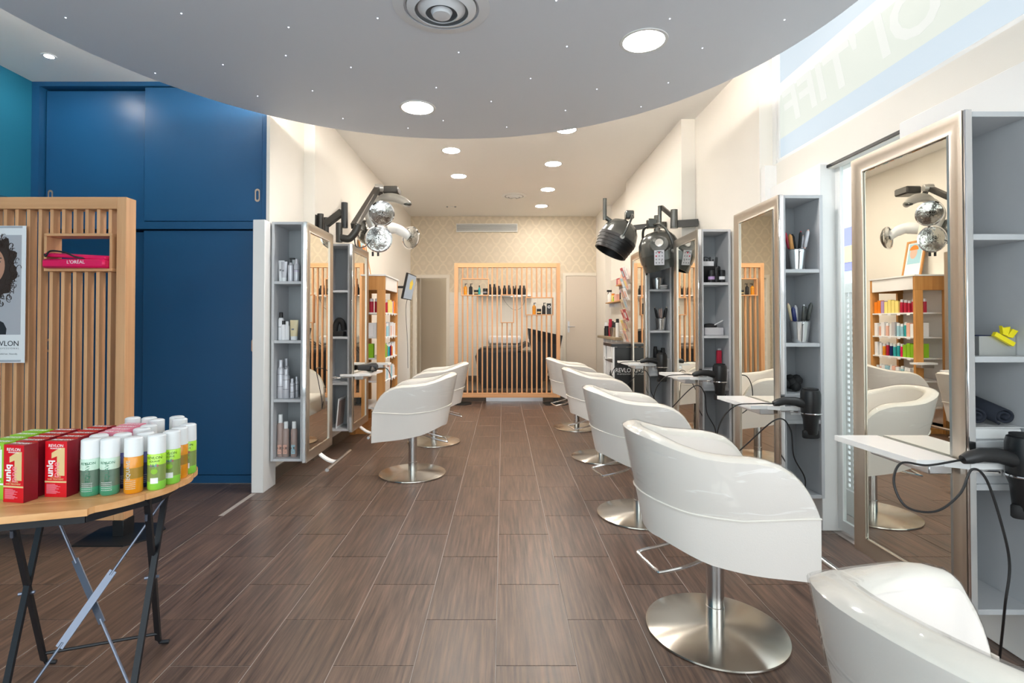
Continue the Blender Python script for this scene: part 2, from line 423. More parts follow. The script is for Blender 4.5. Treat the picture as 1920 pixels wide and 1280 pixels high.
def text_mb(body, size, mtx, depth=0.0006, align='CENTER', shear=0.0, sx=1.0, bold=0.0):
    """flat print: lettering as thin mesh, placed by mtx (text lies in local xy, reads along +x)"""
    cu = bpy.data.curves.new('t', 'FONT'); cu.body = body; cu.size = size; cu.align_x = align; cu.align_y = 'CENTER'
    cu.extrude = depth; cu.shear = shear; cu.offset = bold; cu.resolution_u = 3
    o = bpy.data.objects.new('t', cu); COL.objects.link(o)
    me = bpy.data.meshes.new_from_object(o)
    mb = MB(); mb.add([mtx @ Vector((v.co.x * sx, v.co.y, v.co.z)) for v in me.vertices], [list(p.vertices) for p in me.polygons])
    bpy.data.objects.remove(o); bpy.data.curves.remove(cu); bpy.data.meshes.remove(me)
    return mb
def frame_mtx(o, x, y):
    """matrix with local x along x, y along y, z = x cross y"""
    x, y = Vector(x).normalized(), Vector(y).normalized(); z = x.cross(y)
    return Matrix(((x.x, y.x, z.x, o[0]), (x.y, y.y, z.y, o[1]), (x.z, y.z, z.z, o[2]), (0, 0, 0, 1)))
def arc(c, r, a0, a1, n, plane='xz'):
    out = []
    for i in range(n + 1):
        a = a0 + (a1 - a0) * i / n; u, v = math.cos(a) * r, math.sin(a) * r
        out.append(Vector(c) + (Vector((u, 0, v)) if plane == 'xz' else Vector((u, v, 0)) if plane == 'xy' else Vector((0, u, v))))
    return out
def spline(pts, n=10):
    """catmull-rom through pts"""
    P = [Vector(p) for p in pts]; P = [P[0] * 2 - P[1]] + P + [P[-1] * 2 - P[-2]]; out = []
    for i in range(1, len(P) - 2):
        for j in range(n):
            t = j / n; a, b, c, d = P[i - 1], P[i], P[i + 1], P[i + 2]
            out.append(0.5 * ((2 * b) + (c - a) * t + (2 * a - 5 * b + 4 * c - d) * t * t + (3 * b - a - 3 * c + d) * t ** 3))
    return out + [P[-2]]

# ================================================================== THE ROOM
H = 3.265; HN = 3.17; YB = 9.86; YF = -1.4
XL, XLF, XR, XRF, XN, XW = -1.84, -1.737, 1.89, 1.755, -3.73, 2.0
# floor: slab with the joints, every tile a piece of its own
floor = struct('floor', MB().box(-4.0, 2.3, YF - 0.2, YB + 0.2, -0.10, -0.002), 'grout')
tile_cache = {}
def floor_tile(x0, x1, y0, y1):
    g = 0.0018
    w, l = round(x1 - x0 - 2 * g, 4), round(y1 - y0 - 2 * g, 4)
    if w < 0.02 or l < 0.02: return
    k = (w, l)
    if k not in tile_cache: tile_cache[k] = MB().bbox(-w / 2, w / 2, -l / 2, l / 2, -0.012, 0, 0.0008).mesh('tile', 'floor_tile', smooth=0)
    link('tile', tile_cache[k], floor, ((x0 + x1) / 2, (y0 + y1) / 2, 0))
for i in range(-13, 8):
    x0 = -0.027 + 0.3 * i; x1 = x0 + 0.3; xc = (x0 + x1) / 2
    for n in range(-12, 24):
        if (n - i) % 2: continue
        y0 = 1.947 + 0.3 * n; y1 = y0 + 0.6; yc = (y0 + y1) / 2
        if xc < -1.86: a = (XN, -1.86 if yc > 3.6 else 9, YF, 4.13)
        elif yc < 3.6: a = (-9, XW, YF, 9)
        else: a = (-1.86 if x0 > -2.0 else -9, XR, YF, 8.46)
        a0, a1, b0, b1 = max(x0, a[0]), min(x1, a[1]), max(y0, a[2]), min(y1, a[3])
        if a1 > a0 and b1 > b0: floor_tile(a0, a1, b0, b1)
# raised tiled platform of the wash corner
struct('trim_1', MB().box(XLF, XRF + 0.1, 8.48, YB, 0, 0.17), 'step_tile', label='raised dark tiled platform of the wash corner')
struct('trim_2', MB().box(-0.27, 0.64, 8.455, 8.479, 0.0, 0.10), 'alu', label='pale metal access strip on the platform riser')
# ceilings
struct('ceiling', MB().box(-1.9, 2.15, YF - 0.1, YB + 0.1, H, H + 0.1).box(-3.9, -1.9, YF - 0.1, 4.3, HN, H + 0.1), 'ceiling_white')
# left wall with its pilaster
struct('wall_left', MB().prism([(-1.92, 4.61), (-1.866, 4.61), (-1.866, 4.125), (XL, 4.125), (XL, 4.83), (XLF, 4.83), (XLF, YB), (-1.92, YB)], 0, H), 'wall_cream')
struct('wall_left_end', MB().bbox(-1.865, -1.775, 3.905, 4.115, 0, 2.03, 0.003), 'wall_white', label='white end panel closing the left wall')
struct('baseboard_left', MB().box(XL, XL + 0.012, 4.13, 4.818, 0, 0.095).box(XL, XLF + 0.012, 4.818, 4.83, 0, 0.095).box(XLF, XLF + 0.012, 4.83, 8.47, 0, 0.095), 'step_tile')
struct('wall_nook', MB().box(XN - 0.1, XN, YF, 4.3, 0, HN), 'blue_wall')
struct('wall_nook_back', MB().box(XN, -1.87, 4.62, 4.72, 0, HN), 'blue_dark')
# right wall
struct('wall_right', MB().prism([(XR, 3.85), (1.995, 3.85), (2.1, 3.86), (2.1, YB), (XRF, YB), (XRF, 9.0), (1.86, 9.0), (1.86, 7.47), (XRF, 7.47), (XRF, 5.14), (XR, 5.14)], 0, H), 'wall_cream')
struct('wall_lab', MB().box(1.852, 1.8595, 7.475, 8.995, 0.17, 1.98), 'lab_tiles', label='white tiled wall above the lab counter')
# back wall: opening for the left doorway, right door, wallpaper above, tiles in the middle
dl0, dl1 = W(780, 605, YB).x, W(837, 605, YB).x
dr0 = W(1061, 605, YB).x
ztop = W(800, 521, YB).z
bw = MB().box(-2.0, dl0, YB, YB + 0.12, 0, H).box(dl0, dl1, YB, YB + 0.12, ztop, H).box(dl1, 2.0, YB, YB + 0.12, 0, H)
struct('wall_back', bw, 'wallpaper')
zt = W(850, 548, YB).z
struct('wall_back_tiles', MB().box(dl1 + 0.06, dr0 - 0.06, YB - 0.012, YB, 0.17, zt), 'lab_tiles')
struct('baseboard_back', MB().box(dl1 + 0.06, dr0 - 0.06, YB - 0.026, YB - 0.0125, 0.17, 0.27), 'step_tile')
fr = MB()
for a, b in ((dl0 - 0.055, dl0), (dl1, dl1 + 0.06)): fr.box(a, b, YB - 0.03, YB - 0.001, 0.17, ztop + 0.06)
fr.box(dl0, dl1, YB - 0.03, YB - 0.001, ztop, ztop + 0.06)
struct('trim_3', fr, 'trim_cream', label='cream moulded frame of the open doorway')
d1 = struct('door_1', MB().box(dl0 + 0.13, dl1, YB + 0.30, YB + 0.34, 0.17, ztop + 0.1), 'door_dark')
struct('wall_corridor', MB().box(dl0 - 0.02, dl0 + 0.05, YB + 0.125, YB + 0.5, 0.17, ztop + 0.1).box(dl0 + 0.05, dl0 + 0.13, YB + 0.3, YB + 0.5, 0.17, ztop + 0.1), 'door_dark')
zr = W(1090, 517, YB).z
fr = MB().box(dr0 - 0.06, dr0, YB - 0.03, YB - 0.001, 0.17, zr + 0.055).box(dr0, XRF, YB - 0.03, YB - 0.001, zr, zr + 0.055)
struct('trim_4', fr, 'trim_cream', label='cream frame around the closed beige door')
d2 = struct('door_2', MB().bbox(dr0 + 0.006, XRF - 0.004, YB - 0.022, YB - 0.002, 0.175, zr - 0.004, 0.002), 'door_beige')
hz = W(1068, 612, YB).z
obj('handle', MB().box(dr0 + 0.03, dr0 + 0.065, YB - 0.034, YB - 0.023, hz - 0.11, hz + 0.10).cyl((dr0 + 0.048, YB - 0.03, hz), (dr0 + 0.048, YB - 0.08, hz), 0.009, n=10).cyl((dr0 + 0.04, YB - 0.075, hz), (dr0 + 0.16, YB - 0.075, hz), 0.009, n=10), 'alu', d2)
# air grille on the back wall
a, b = W(857, 421, YB), W(969, 434, YB)
g = T('air_grille', 'long white slatted air grille high on the patterned wall', 'air grille', ((a.x + b.x) / 2, YB - 0.03, b.z))
hw, hh = (b.x - a.x) / 2, a.z - b.z
g.part('frame', MB().box(-hw, hw, -0.012, 0.028, -0.012, 0).box(-hw, hw, -0.012, 0.028, hh, hh + 0.012).box(-hw - 0.012, -hw, -0.012, 0.028, -0.012, hh + 0.012).box(hw, hw + 0.012, -0.012, 0.028, -0.012, hh + 0.012), 'white_plastic')
g.part('backing', MB().box(-hw, hw, 0.018, 0.026, 0, hh), 'grey_in')
sl = MB().box(-hw, hw, -0.006, 0.006, -0.003, 0.003).mesh('slat', 'white_plastic', smooth=0)
for k in range(7): link('slat', sl, g.o, (0, 0, hh * (k + 0.5) / 7)).rotation_euler = (R(35), 0, 0)

# ------------------------------------------------------------------ right side glazing
struct('trim_5', MB().box(1.985, 2.10, YF, 3.849, 2.20, 2.415), 'wall_cream', label='cream lintel beam under the side transom window')
struct('trim_6', MB().box(1.978, 1.984, YF, 3.84, 2.205, 2.222), 'black', label='dark sliding track below the lintel beam')
struct('trim_7', MB().bbox(1.935, 2.085, 3.196, 3.845, 0, 2.235, 0.004), 'wall_white', label='white pillar panel behind the second styling station')
struct('trim_8', MB().bbox(1.938, 1.972, 0.9, 2.555, 0, 2.235, 0.004), 'wall_white', label='white backing panel behind the first styling station')
struct('trim_9', MB().box(1.90, 1.984, 3.79, 3.848, 2.04, 2.40).box(1.985, 2.0, 3.80, 3.846, 2.416, H), 'wall_white', label='white jamb and shutter box at the transom corner')
win = struct('window_1', MB().box(2.03, 2.05, 2.50, 3.196, 0.02, 0.08).box(2.03, 2.05, 2.50, 2.55, 0.08, 2.2).box(2.03, 2.05, 3.15, 3.196, 0.08, 2.2), 'white_plastic')
obj('pane', MB().box(2.037, 2.043, 2.55, 3.15, 0.08, 2.2), 'glass', win, smooth=0)
tr = struct('window_2', MB().box(1.99, 2.02, YF, 3.79, 2.416, 2.44).box(1.99, 2.02, 3.77, 3.799, 2.44, H - 0.001), 'white_plastic')
obj('pane', MB().box(2.003, 2.012, YF, 3.77, 2.44, 2.585), 'film_blue', tr, smooth=0, label='pale blue frosted lower band')
obj('pane', MB().box(2.003, 2.012, YF, 3.77, 2.99, H - 0.001), 'film_blue', tr, smooth=0, label='pale blue frosted upper band')
obj('pane', MB().box(2.003, 2.012, YF, 3.77, 2.585, 2.90), 'film_green', tr, smooth=0, label='pale green sign band with painted daylight glow')
obj('pane', MB().box(2.003, 2.012, YF, 3.77, 2.90, 2.99), 'film_white', tr, smooth=0, label='white top edge of the sign band with painted daylight glow')
mt = frame_mtx((2.0020, 3.68, 2.765), (0, 1, 0), (0, 0, 1))
obj('lettering', text_mb("OI 'TIFF", 0.36, mt, 0.0005, 'RIGHT', 0.25, 1.12, 0.008), 'film_letter', tr, smooth=0, label='reversed white letters of the outside sign')
# perforated shutter, street and house opposite
gr = T('perforated_shutter', 'white perforated metal shutter outside the side window', 'shutter', (2.30, 2.8, 0.0))
gm = MB()
for k in range(36):
    z = 0.16 + k * 0.036
    gm.box(-0.006, 0.006, -0.75, 1.3, z, z + 0.016)
for k in range(42): gm.box(-0.007, 0.007, -0.75 + k * 0.05, -0.724 + k * 0.05, 0.16, 1.46)
gr.part('mesh_panel', gm, 'white_plastic', smooth=0, kind='stuff')
gr.part('frame', MB().box(-0.03, 0.03, -0.78, 1.32, 0.0, 0.16).box(-0.03, 0.03, -0.78, 1.32, 1.46, 1.52).box(-0.03, 0.03, -0.8, -0.75, 0, 1.52), 'white_plastic')
struct('ground', MB().box(2.31, 9, -6, 12, -0.12, -0.06), 'concrete', label='pale pavement outside the side window')
fa = T('house_front', 'pale house front across the street', 'building', (6.5, 5.0, -0.06))
fa.part('wall', MB().box(0, 0.3, -9, 9, 0, 5), 'facade')
fa.part('shop_sign', MB().box(-0.06, 0, 3.0, 6.2, 2.3, 3.1), 'purple'); fa.part('sign_panel', MB().box(-0.08, -0.061, 4.0, 5.4, 2.45, 2.75), 'lemon')
# shop front behind the camera
sf = struct('window_3', MB().box(XN, XW, YF - 0.06, YF, 0, 0.12).box(XN, XW, YF - 0.06, YF, 2.96, H), 'wall_white')
for x in (XN, -2.2, -0.8, 0.6, XW - 0.06): obj('mullion', MB().box(x, x + 0.06, YF - 0.06, YF, 0.12, 2.96), 'alu', sf)
gp = None
for x0, x1 in ((XN + 0.06, -2.2), (-2.14, -0.8), (-0.74, 0.6), (0.66, XW - 0.06)): obj('pane', MB().box(x0, x1, YF - 0.034, YF - 0.028, 0.12, 2.96), 'glass', sf, smooth=0)

# ------------------------------------------------------------------ round dropped ceiling
DC = Vector((-0.40, 2.37, 2.86)); DR = 2.18
dsc = T('round_ceiling_panel', 'large grey round dropped ceiling dotted with tiny star lights', 'ceiling panel', DC)
dsc.part('panel', MB().lathe([(DR - 0.005, 0.0), (DR, 0.006), (DR, 0.045), (DR - 0.02, 0.05)], n=128), 'disc_grey')
dsc.part('hanger', MB().lathe([(DR - 0.7, 0.051), (DR - 0.7, H - DC.z - 0.001), (DR - 0.72, H - DC.z - 0.001), (DR - 0.72, 0.051)], n=64, ring=True), 'ceiling_white')
cv = MB().lathe([(DR - 0.16, 0.052), (DR - 0.16, 0.072), (DR - 0.17, 0.072), (DR - 0.17, 0.052)], n=96, ring=True)
dsc.part('led_strip', cv, 'cove')
stars = [(123, 33), (340, 25), (541, 51), (536, 104), (418, 121), (483, 180), (586, 170), (291, 137), (708, 34), (860, 98), (658, 126), (818, 164), (643, 222), (765, 240), (831, 226), (921, 190), (950, 238), (995, 147), (1063, 87), (1043, 1), (1119, 167), (1060, 207), (1202, 200), (1253, 155), (1317, 90), (1256, 35), (1471, 37)]
sm = MB().lathe([(0.0034, -0.002), (0.0034, 0.0)], n=8).mesh('star_light', 'star')
for px, py in stars:
    p = W(px, py, 1.0); k = (DC.z - CH) / (p.z - CH)
    q = Vector((p.x * k, k, DC.z)); 
    if (q - DC).length < DR - 0.02: link('star_light', sm, dsc.o, q - DC)

def ceil_pt(px, py, z):
    p = W(px, py, 1.0); k = (z - CH) / (p.z - CH); return Vector((p.x * k, k, z))
def downlight(p, r, label, m='lamp', group=None):
    t = T('downlight', label, 'ceiling light', p, 0, group)
    t.part('ring', MB().lathe([(r, -0.004), (r + 0.018, -0.004), (r + 0.02, 0.0), (r, 0.0)], n=40, ring=True), 'white_gloss')
    t.part('diffuser', MB().lathe([(r, -0.003), (r, -0.001)], n=40), m)
downlight(ceil_pt(783, 202, DC.z), 0.115, 'round downlight in the grey round ceiling towards the styling chairs', 'lamp_cool')
downlight(ceil_pt(1207, 77, DC.z), 0.115, 'round downlight in the grey round ceiling beside the transom window', 'lamp_cool')
for px, py in ((846, 282), (860, 330)):
    downlight(ceil_pt(px, py, H), 0.098, 'small round downlight in the white ceiling on the side of the hanging screen', 'lamp', 'downlights along the left of the white ceiling')
for px, py in ((1062, 243), (1037, 307), (1027, 355), (1015, 386)):
    downlight(ceil_pt(px, py, H), 0.098, 'small round downlight in the white ceiling on the side of the hood dryers', 'lamp', 'downlights along the right of the white ceiling')
p = ceil_pt(92, 105, HN)
t = T('spotlight', 'tiny recessed spotlight in the white ceiling by the blue wall', 'ceiling light', p)
t.part('ring', MB().lathe([(0.028, -0.004), (0.045, -0.004), (0.047, 0), (0.028, 0)], n=24, ring=True), 'white_gloss'); t.part('lamp', MB().lathe([(0.028, -0.003), (0.028, -0.001)], n=24), 'spot')
p = ceil_pt(828, 12, DC.z)
t = T('air_diffuser', 'round concentric air diffuser in the grey round ceiling', 'air vent', p)
for r0, r1, z0, z1 in ((0.19, 0.245, -0.004, -0.012), (0.135, 0.175, -0.012, -0.03), (0.08, 0.12, -0.016, -0.042)):
    t.part('ring', MB().lathe([(r0, z1), (r1, z0), (r1, z0 + 0.004), (r0, z1 + 0.006)], n=48, ring=True), 'diffuser_grey')
t.part('core', MB().lathe([(0.0, -0.055), (0.045, -0.05), (0.055, -0.03), (0.0, -0.015)], n=32), 'diffuser_grey'); t.part('throat', MB().lathe([(0.18, -0.0015), (0.18, -0.0005)], n=32), 'grey_in')
p = ceil_pt(964, 367, H)
t = T('air_diffuser', 'small round white air diffuser in the white ceiling', 'air vent', p)
for r0, r1, z0, z1 in ((0.15, 0.20, -0.002, -0.012), (0.10, 0.135, -0.012, -0.028), (0.05, 0.085, -0.016, -0.04)):
    t.part('ring', MB().lathe([(r0, z1), (r1, z0), (r1, z0 + 0.004), (r0, z1 + 0.006)], n=32, ring=True), 'white_plastic')
t.part('core', MB().lathe([(0.0, -0.05), (0.035, -0.045), (0.0, -0.02)], n=20), 'white_plastic'); t.part('throat', MB().lathe([(0.15, -0.0015), (0.15, -0.0005)], n=32), 'grey_in')
p = ceil_pt(846, 387, H)
t = T('sprinkler_head', 'tiny ceiling sensor with two dark heads on the white ceiling', 'sensor', p)
t.part('plate', MB().lathe([(0.03, -0.006), (0.035, 0)], n=16), 'white_plastic')
for dx in (-0.07, 0.07): t.part('head', MB().lathe([(0.014, -0.015), (0.018, 0)], (dx, 0, 0), n=12), 'grey_in')

# ------------------------------------------------------------------ blue sliding cupboard
cb = T('sliding_cupboard', 'deep blue floor-to-ceiling cupboard with sliding doors', 'cupboard', (-2.8, 4.2, 0))
def cbox(mb, x0, x1, y0, y1, z0, z1, b=0.0):
    return mb.bbox(x0 + 2.8, x1 + 2.8, y0 - 4.2, y1 - 4.2, z0, z1, b) if b else mb.box(x0 + 2.8, x1 + 2.8, y0 - 4.2, y1 - 4.2, z0, z1)
f = MB()
for a in ((XN + 0.001, -3.67, 4.13, 4.6, 0, HN - 0.001), (-1.90, -1.868, 4.13, 4.6, 0, HN - 0.001), (-3.67, -1.90, 4.13, 4.6, 3.135, HN - 0.001), (-3.67, -1.90, 4.13, 4.6, 2.0, 2.058), (-3.67, -1.90, 4.15, 4.6, 0, 0.06)): cbox(f, *a)
cb.part('frame', f, 'blue')
cb.part('back', cbox(MB(), -3.67, -1.90, 4.58, 4.6, 0.06, 3.135), 'blue_dark')
def cdoor(x0, x1, y, z0, z1, hx, hz):
    d = cb.part('door', cbox(MB(), x0, x1, y, y + 0.03, z0, z1, 0.003), 'blue')
    o = (hx + 2.8, y - 4.2, hz)
    h = MB(); pts = []
    for i in range(24):
        a = 2 * PI * i / 24; pts.append((math.cos(a) * 0.02, math.sin(a) * 0.02 + (0.032 if math.sin(a) > 0 else -0.032)))
    inn = [(u * 0.55, v * 0.72) for u, v in pts]
    vs = [(o[0] + u, o[1] - 0.003, o[2] + v) for u, v in pts] + [(o[0] + u, o[1] - 0.003, o[2] + v) for u, v in inn] + [(o[0] + u, o[1] + 0.006, o[2] + v) for u, v in inn] + [(o[0] + u, o[1], o[2] + v) for u, v in pts]
    fs = []
    for i in range(24):
        j = (i + 1) % 24
        fs += [(i, j, 24 + j, 24 + i), (24 + i, 24 + j, 48 + j, 48 + i), (i, 72 + i, 72 + j, j)]
    h.add(vs, fs)
    cb.part('handle', h, 'brass', under=d, label='oval pale copper recessed pull')
cdoor(-3.66, -2.80, 4.185, 2.065, 3.12, -3.62, 2.27)
cdoor(-2.845, -1.905, 4.145, 2.065, 3.13, -1.945, 2.27)
cdoor(-3.66, -2.60, 4.185, 0.065, 1.985, -3.62, 1.08)
cdoor(-2.845, -1.905, 4.145, 0.065, 1.99, -1.965, 1.08)

# ================================================================== SALON CHAIRS
def interp(tab, x):
    if x <= tab[0][0]: return tab[0][1]
    for (a, u), (b, v) in zip(tab, tab[1:]):
        if x <= b:
            t = (x - a) / (b - a); return u + (v - u) * t
    return tab[-1][1]
RIM = [(-0.37, 0.84), (-0.32, 0.83), (-0.24, 0.803), (-0.15, 0.779), (-0.05, 0.768), (0.05, 0.763), (0.12, 0.747), (0.17, 0.72), (0.21, 0.68), (0.245, 0.63), (0.265, 0.585), (0.275, 0.556)]
BOT = [(-0.37, 0.43), (-0.25, 0.405), (-0.12, 0.365), (0.05, 0.335), (0.275, 0.31)]
def make_chair(name, label, group):
    t = T(name, label, 'salon chair', (0, 0, 0), 0, group)
    # plan of the shell at rim level, from the one arm tip round the back to the other
    plan = []
    xs = [0.275, 0.268, 0.255, 0.235, 0.21, 0.18, 0.14, 0.09, 0.04, 0.0]
    hw = lambda x: 0.285 - 0.012 * max(0, x) / 0.275
    for x in xs: plan.append((x, -hw(x)))
    na = 26
    for i in range(1, na):
        a = -PI / 2 - PI * i / na
        c, s = math.cos(a), math.sin(a)
        plan.append((-0.37 * abs(c) ** 0.86, 0.285 * math.copysign(abs(s) ** 0.86, s)))
    for x in xs[::-1]: plan.append((x, hw(x)))
    n = len(plan); nor = []
    for i in range(n):
        a, b = plan[max(i - 1, 0)], plan[min(i + 1, n - 1)]
        d = Vector((b[0] - a[0], b[1] - a[1])).normalized(); nor.append(Vector((-d.y, d.x)))   # points inwards?
    if nor[n // 2].x < 0: nor = [-v for v in nor]
    def outer(i, h, out=0.0):
        x, y = plan[i]; top, bot = interp(RIM, x), interp(BOT, x)
        k = max(0.0, min(1.0, (top - h) / 0.43)); back = max(0, min(1, (0.1 - x) / 0.4))
        ins = k * (0.03 * (1 - back) + 0.085 * back) - out
        return Vector((x + nor[i].x * ins + 0.018 * k * max(0, x) / 0.275, y + nor[i].y * ins, h))
    def rimw(x): return 0.078 if x < 0.08 else max(0.03, 0.078 - (x - 0.08) / 0.13 * 0.048)
    def inner(i, ins, h):
        x, y = plan[i]; return Vector((x + nor[i].x * ins, y + nor[i].y * ins, h))
    # outer shell
    rows = []
    for j in range(9):
        q = j / 8; rows.append([outer(i, interp(BOT, plan[i][0]) * (1 - q) + (interp(RIM, plan[i][0]) - 0.012) * q) for i in range(n)])
    shell = MB(); shell.grid(rows)
    bottom = [r for r in rows[0]]
    shell.add(bottom, [list(range(n))])
    t.part('shell', shell, 'leather', smooth=60)
    # padded rim and inner lining
    rim = MB(); rr = [rows[-1]]
    for f, dz in ((0.10, 0.004), (0.25, 0.012), (0.5, 0.015), (0.78, 0.012), (0.94, 0.004), (1.0, -0.01)):
        rr.append([inner(i, rimw(plan[i][0]) * f, interp(RIM, plan[i][0]) - 0.012 + dz) for i in range(n)])
    rim.grid(rr); t.part('padded_rim', rim, 'leather_rim', smooth=60)
    lin = MB(); lr = [rr[-1]]
    for q in (0.3, 0.65, 1.0):
        lr.append([inner(i, rimw(plan[i][0]) + 0.02 * q, (interp(RIM, plan[i][0]) - 0.022) * (1 - q) + 0.43 * q) for i in range(n)])
    lin.grid(lr); t.part('backrest_lining', lin, 'leather', smooth=60)
    # arm ends and front panel
    fp = MB(); c0 = [r[0] for r in rows]; c1 = [r[-1] for r in rows]
    for sgn, col, k in ((-1, c0, 0), (1, c1, n - 1)):
        inn = [inner(k, rimw(0.275) + 0.015, p.z) for p in col]
        fp.grid([[p for p in col], [p for p in inn]])
    lo0, lo1 = rows[0][0], rows[0][-1]
    fp.add([lo0, lo1, Vector((0.285, lo1.y, 0.44)), Vector((0.285, lo0.y, 0.44))], [(0, 1, 2, 3)])
    t.part('front_panel', fp, 'leather')
    # seat cushion
    st = MB(); ring0 = [inner(i, rimw(plan[i][0]) + 0.006, 0.43) for i in range(n)]
    cen = Vector((-0.03, 0, 0)); rws = []
    for f, h in ((1.0, 0.42), (1.0, 0.465), (0.93, 0.485), (0.6, 0.495), (0.02, 0.498)):
        rws.append([Vector((cen.x + (p.x - cen.x) * f, p.y * f, h)) for p in ring0] + [Vector((cen.x + (ring0[0].x - cen.x) * f, ring0[0].y * f, h))])
    st.grid(rws); t.part('seat_cushion', st, 'leather', smooth=60)
    # piping seam
    seam_h = [(-0.37, 0.585), (-0.2, 0.555), (0.0, 0.54), (0.275, 0.553)]
    t.part('piping', MB().tube([outer(i, interp(seam_h, plan[i][0]), 0.003) for i in range(n)], 0.0042, 6), 'leather_rim')
    # loose clear cover over the upper half
    cv = MB(); cr = []
    for j in range(9):
        q = j / 8; row = []
        for i in range(n):
            x = plan[i][0]; a = interp(seam_h, x) + 0.004; b = interp(RIM, x) - 0.008
            w = 0.0035 + 0.006 * math.sin(q * PI) * (0.5 + 0.5 * math.sin(i * 1.7 + q * 4.0)) * (1 if x > -0.2 else 0.3)
            row.append(outer(i, a + (b - a) * q, w))
        cr.append(row)
    for f, dz in ((0.10, 0.009), (0.5, 0.020), (0.9, 0.012), (1.03, -0.012)):
        cr.append([inner(i, rimw(plan[i][0]) * f, interp(RIM, plan[i][0]) - 0.012 + dz) for i in range(n)])
    cv.grid(cr); t.part('clear_cover', cv, 'clear_cover', smooth=60)
    # pedestal
    t.part('base_plate', MB().lathe([(0.268, 0.0), (0.277, 0.004), (0.276, 0.010), (0.262, 0.014), (0.15, 0.021), (0.045, 0.026), (0.0, 0.026)], n=72), 'brushed')
    t.part('column', MB().lathe([(0.037, 0.022), (0.037, 0.10), (0.035, 0.102), (0.035, 0.40)], n=32), 'stainless')
    t.part('mount', MB().box(-0.10, 0.10, -0.07, 0.07, 0.355, 0.40).lathe([(0.05, 0.33), (0.05, 0.36)], n=24), 'black')
    lv = spline([(-0.03, 0.07, 0.37), (-0.17, 0.085, 0.315), (-0.285, 0.085, 0.285), (-0.295, 0.06, 0.28), (-0.265, -0.075, 0.28), (-0.245, -0.10, 0.282), (-0.12, -0.10, 0.315), (0.0, -0.085, 0.37)], 5)
    t.part('foot_lever', MB().tube(lv, 0.007, 8), 'chrome')
    return t.o
ch = make_chair('salon_chair', 'cream leather tub chair under clear plastic, by the hood dryers next to the towel station', 'salon chairs along the stations')
ch.location = (0.873, 2.175, 0); ch['label'] = 'cream tub chair whose whole round steel base shows, facing the tall frame with bucket station behind'
ch['label'] = 'cream tub salon chair on round steel base, between the bucket station and the table of products'
for loc, rz, lab in (((0.876, 0.835, 0), R(18), 'cream tub salon chair facing the station with the yellow clip, its white inside showing'),
                     ((0.90, 3.475, 0), 0, 'cream tub salon chair facing the station with two brush buckets'),
                     ((0.92, 4.94, 0), 0, 'cream tub salon chair facing the station below the dark hood dryers'),
                     ((0.885, 6.33, 0), 0, 'cream tub salon chair beside the slatted wash-corner screen, facing the black trolley'),
                     ((-0.755, 4.41, 0), PI, 'cream tub salon chair facing the station with silver and mauve bottles'),
                     ((-0.73, 5.58, 0), PI, 'cream tub salon chair facing the nearly empty station by the oak unit')):
    copy_tree(ch, loc, rz, lab)
ch['label'] = 'cream tub salon chair whose lever and whole round steel base stand clear of other chairs'

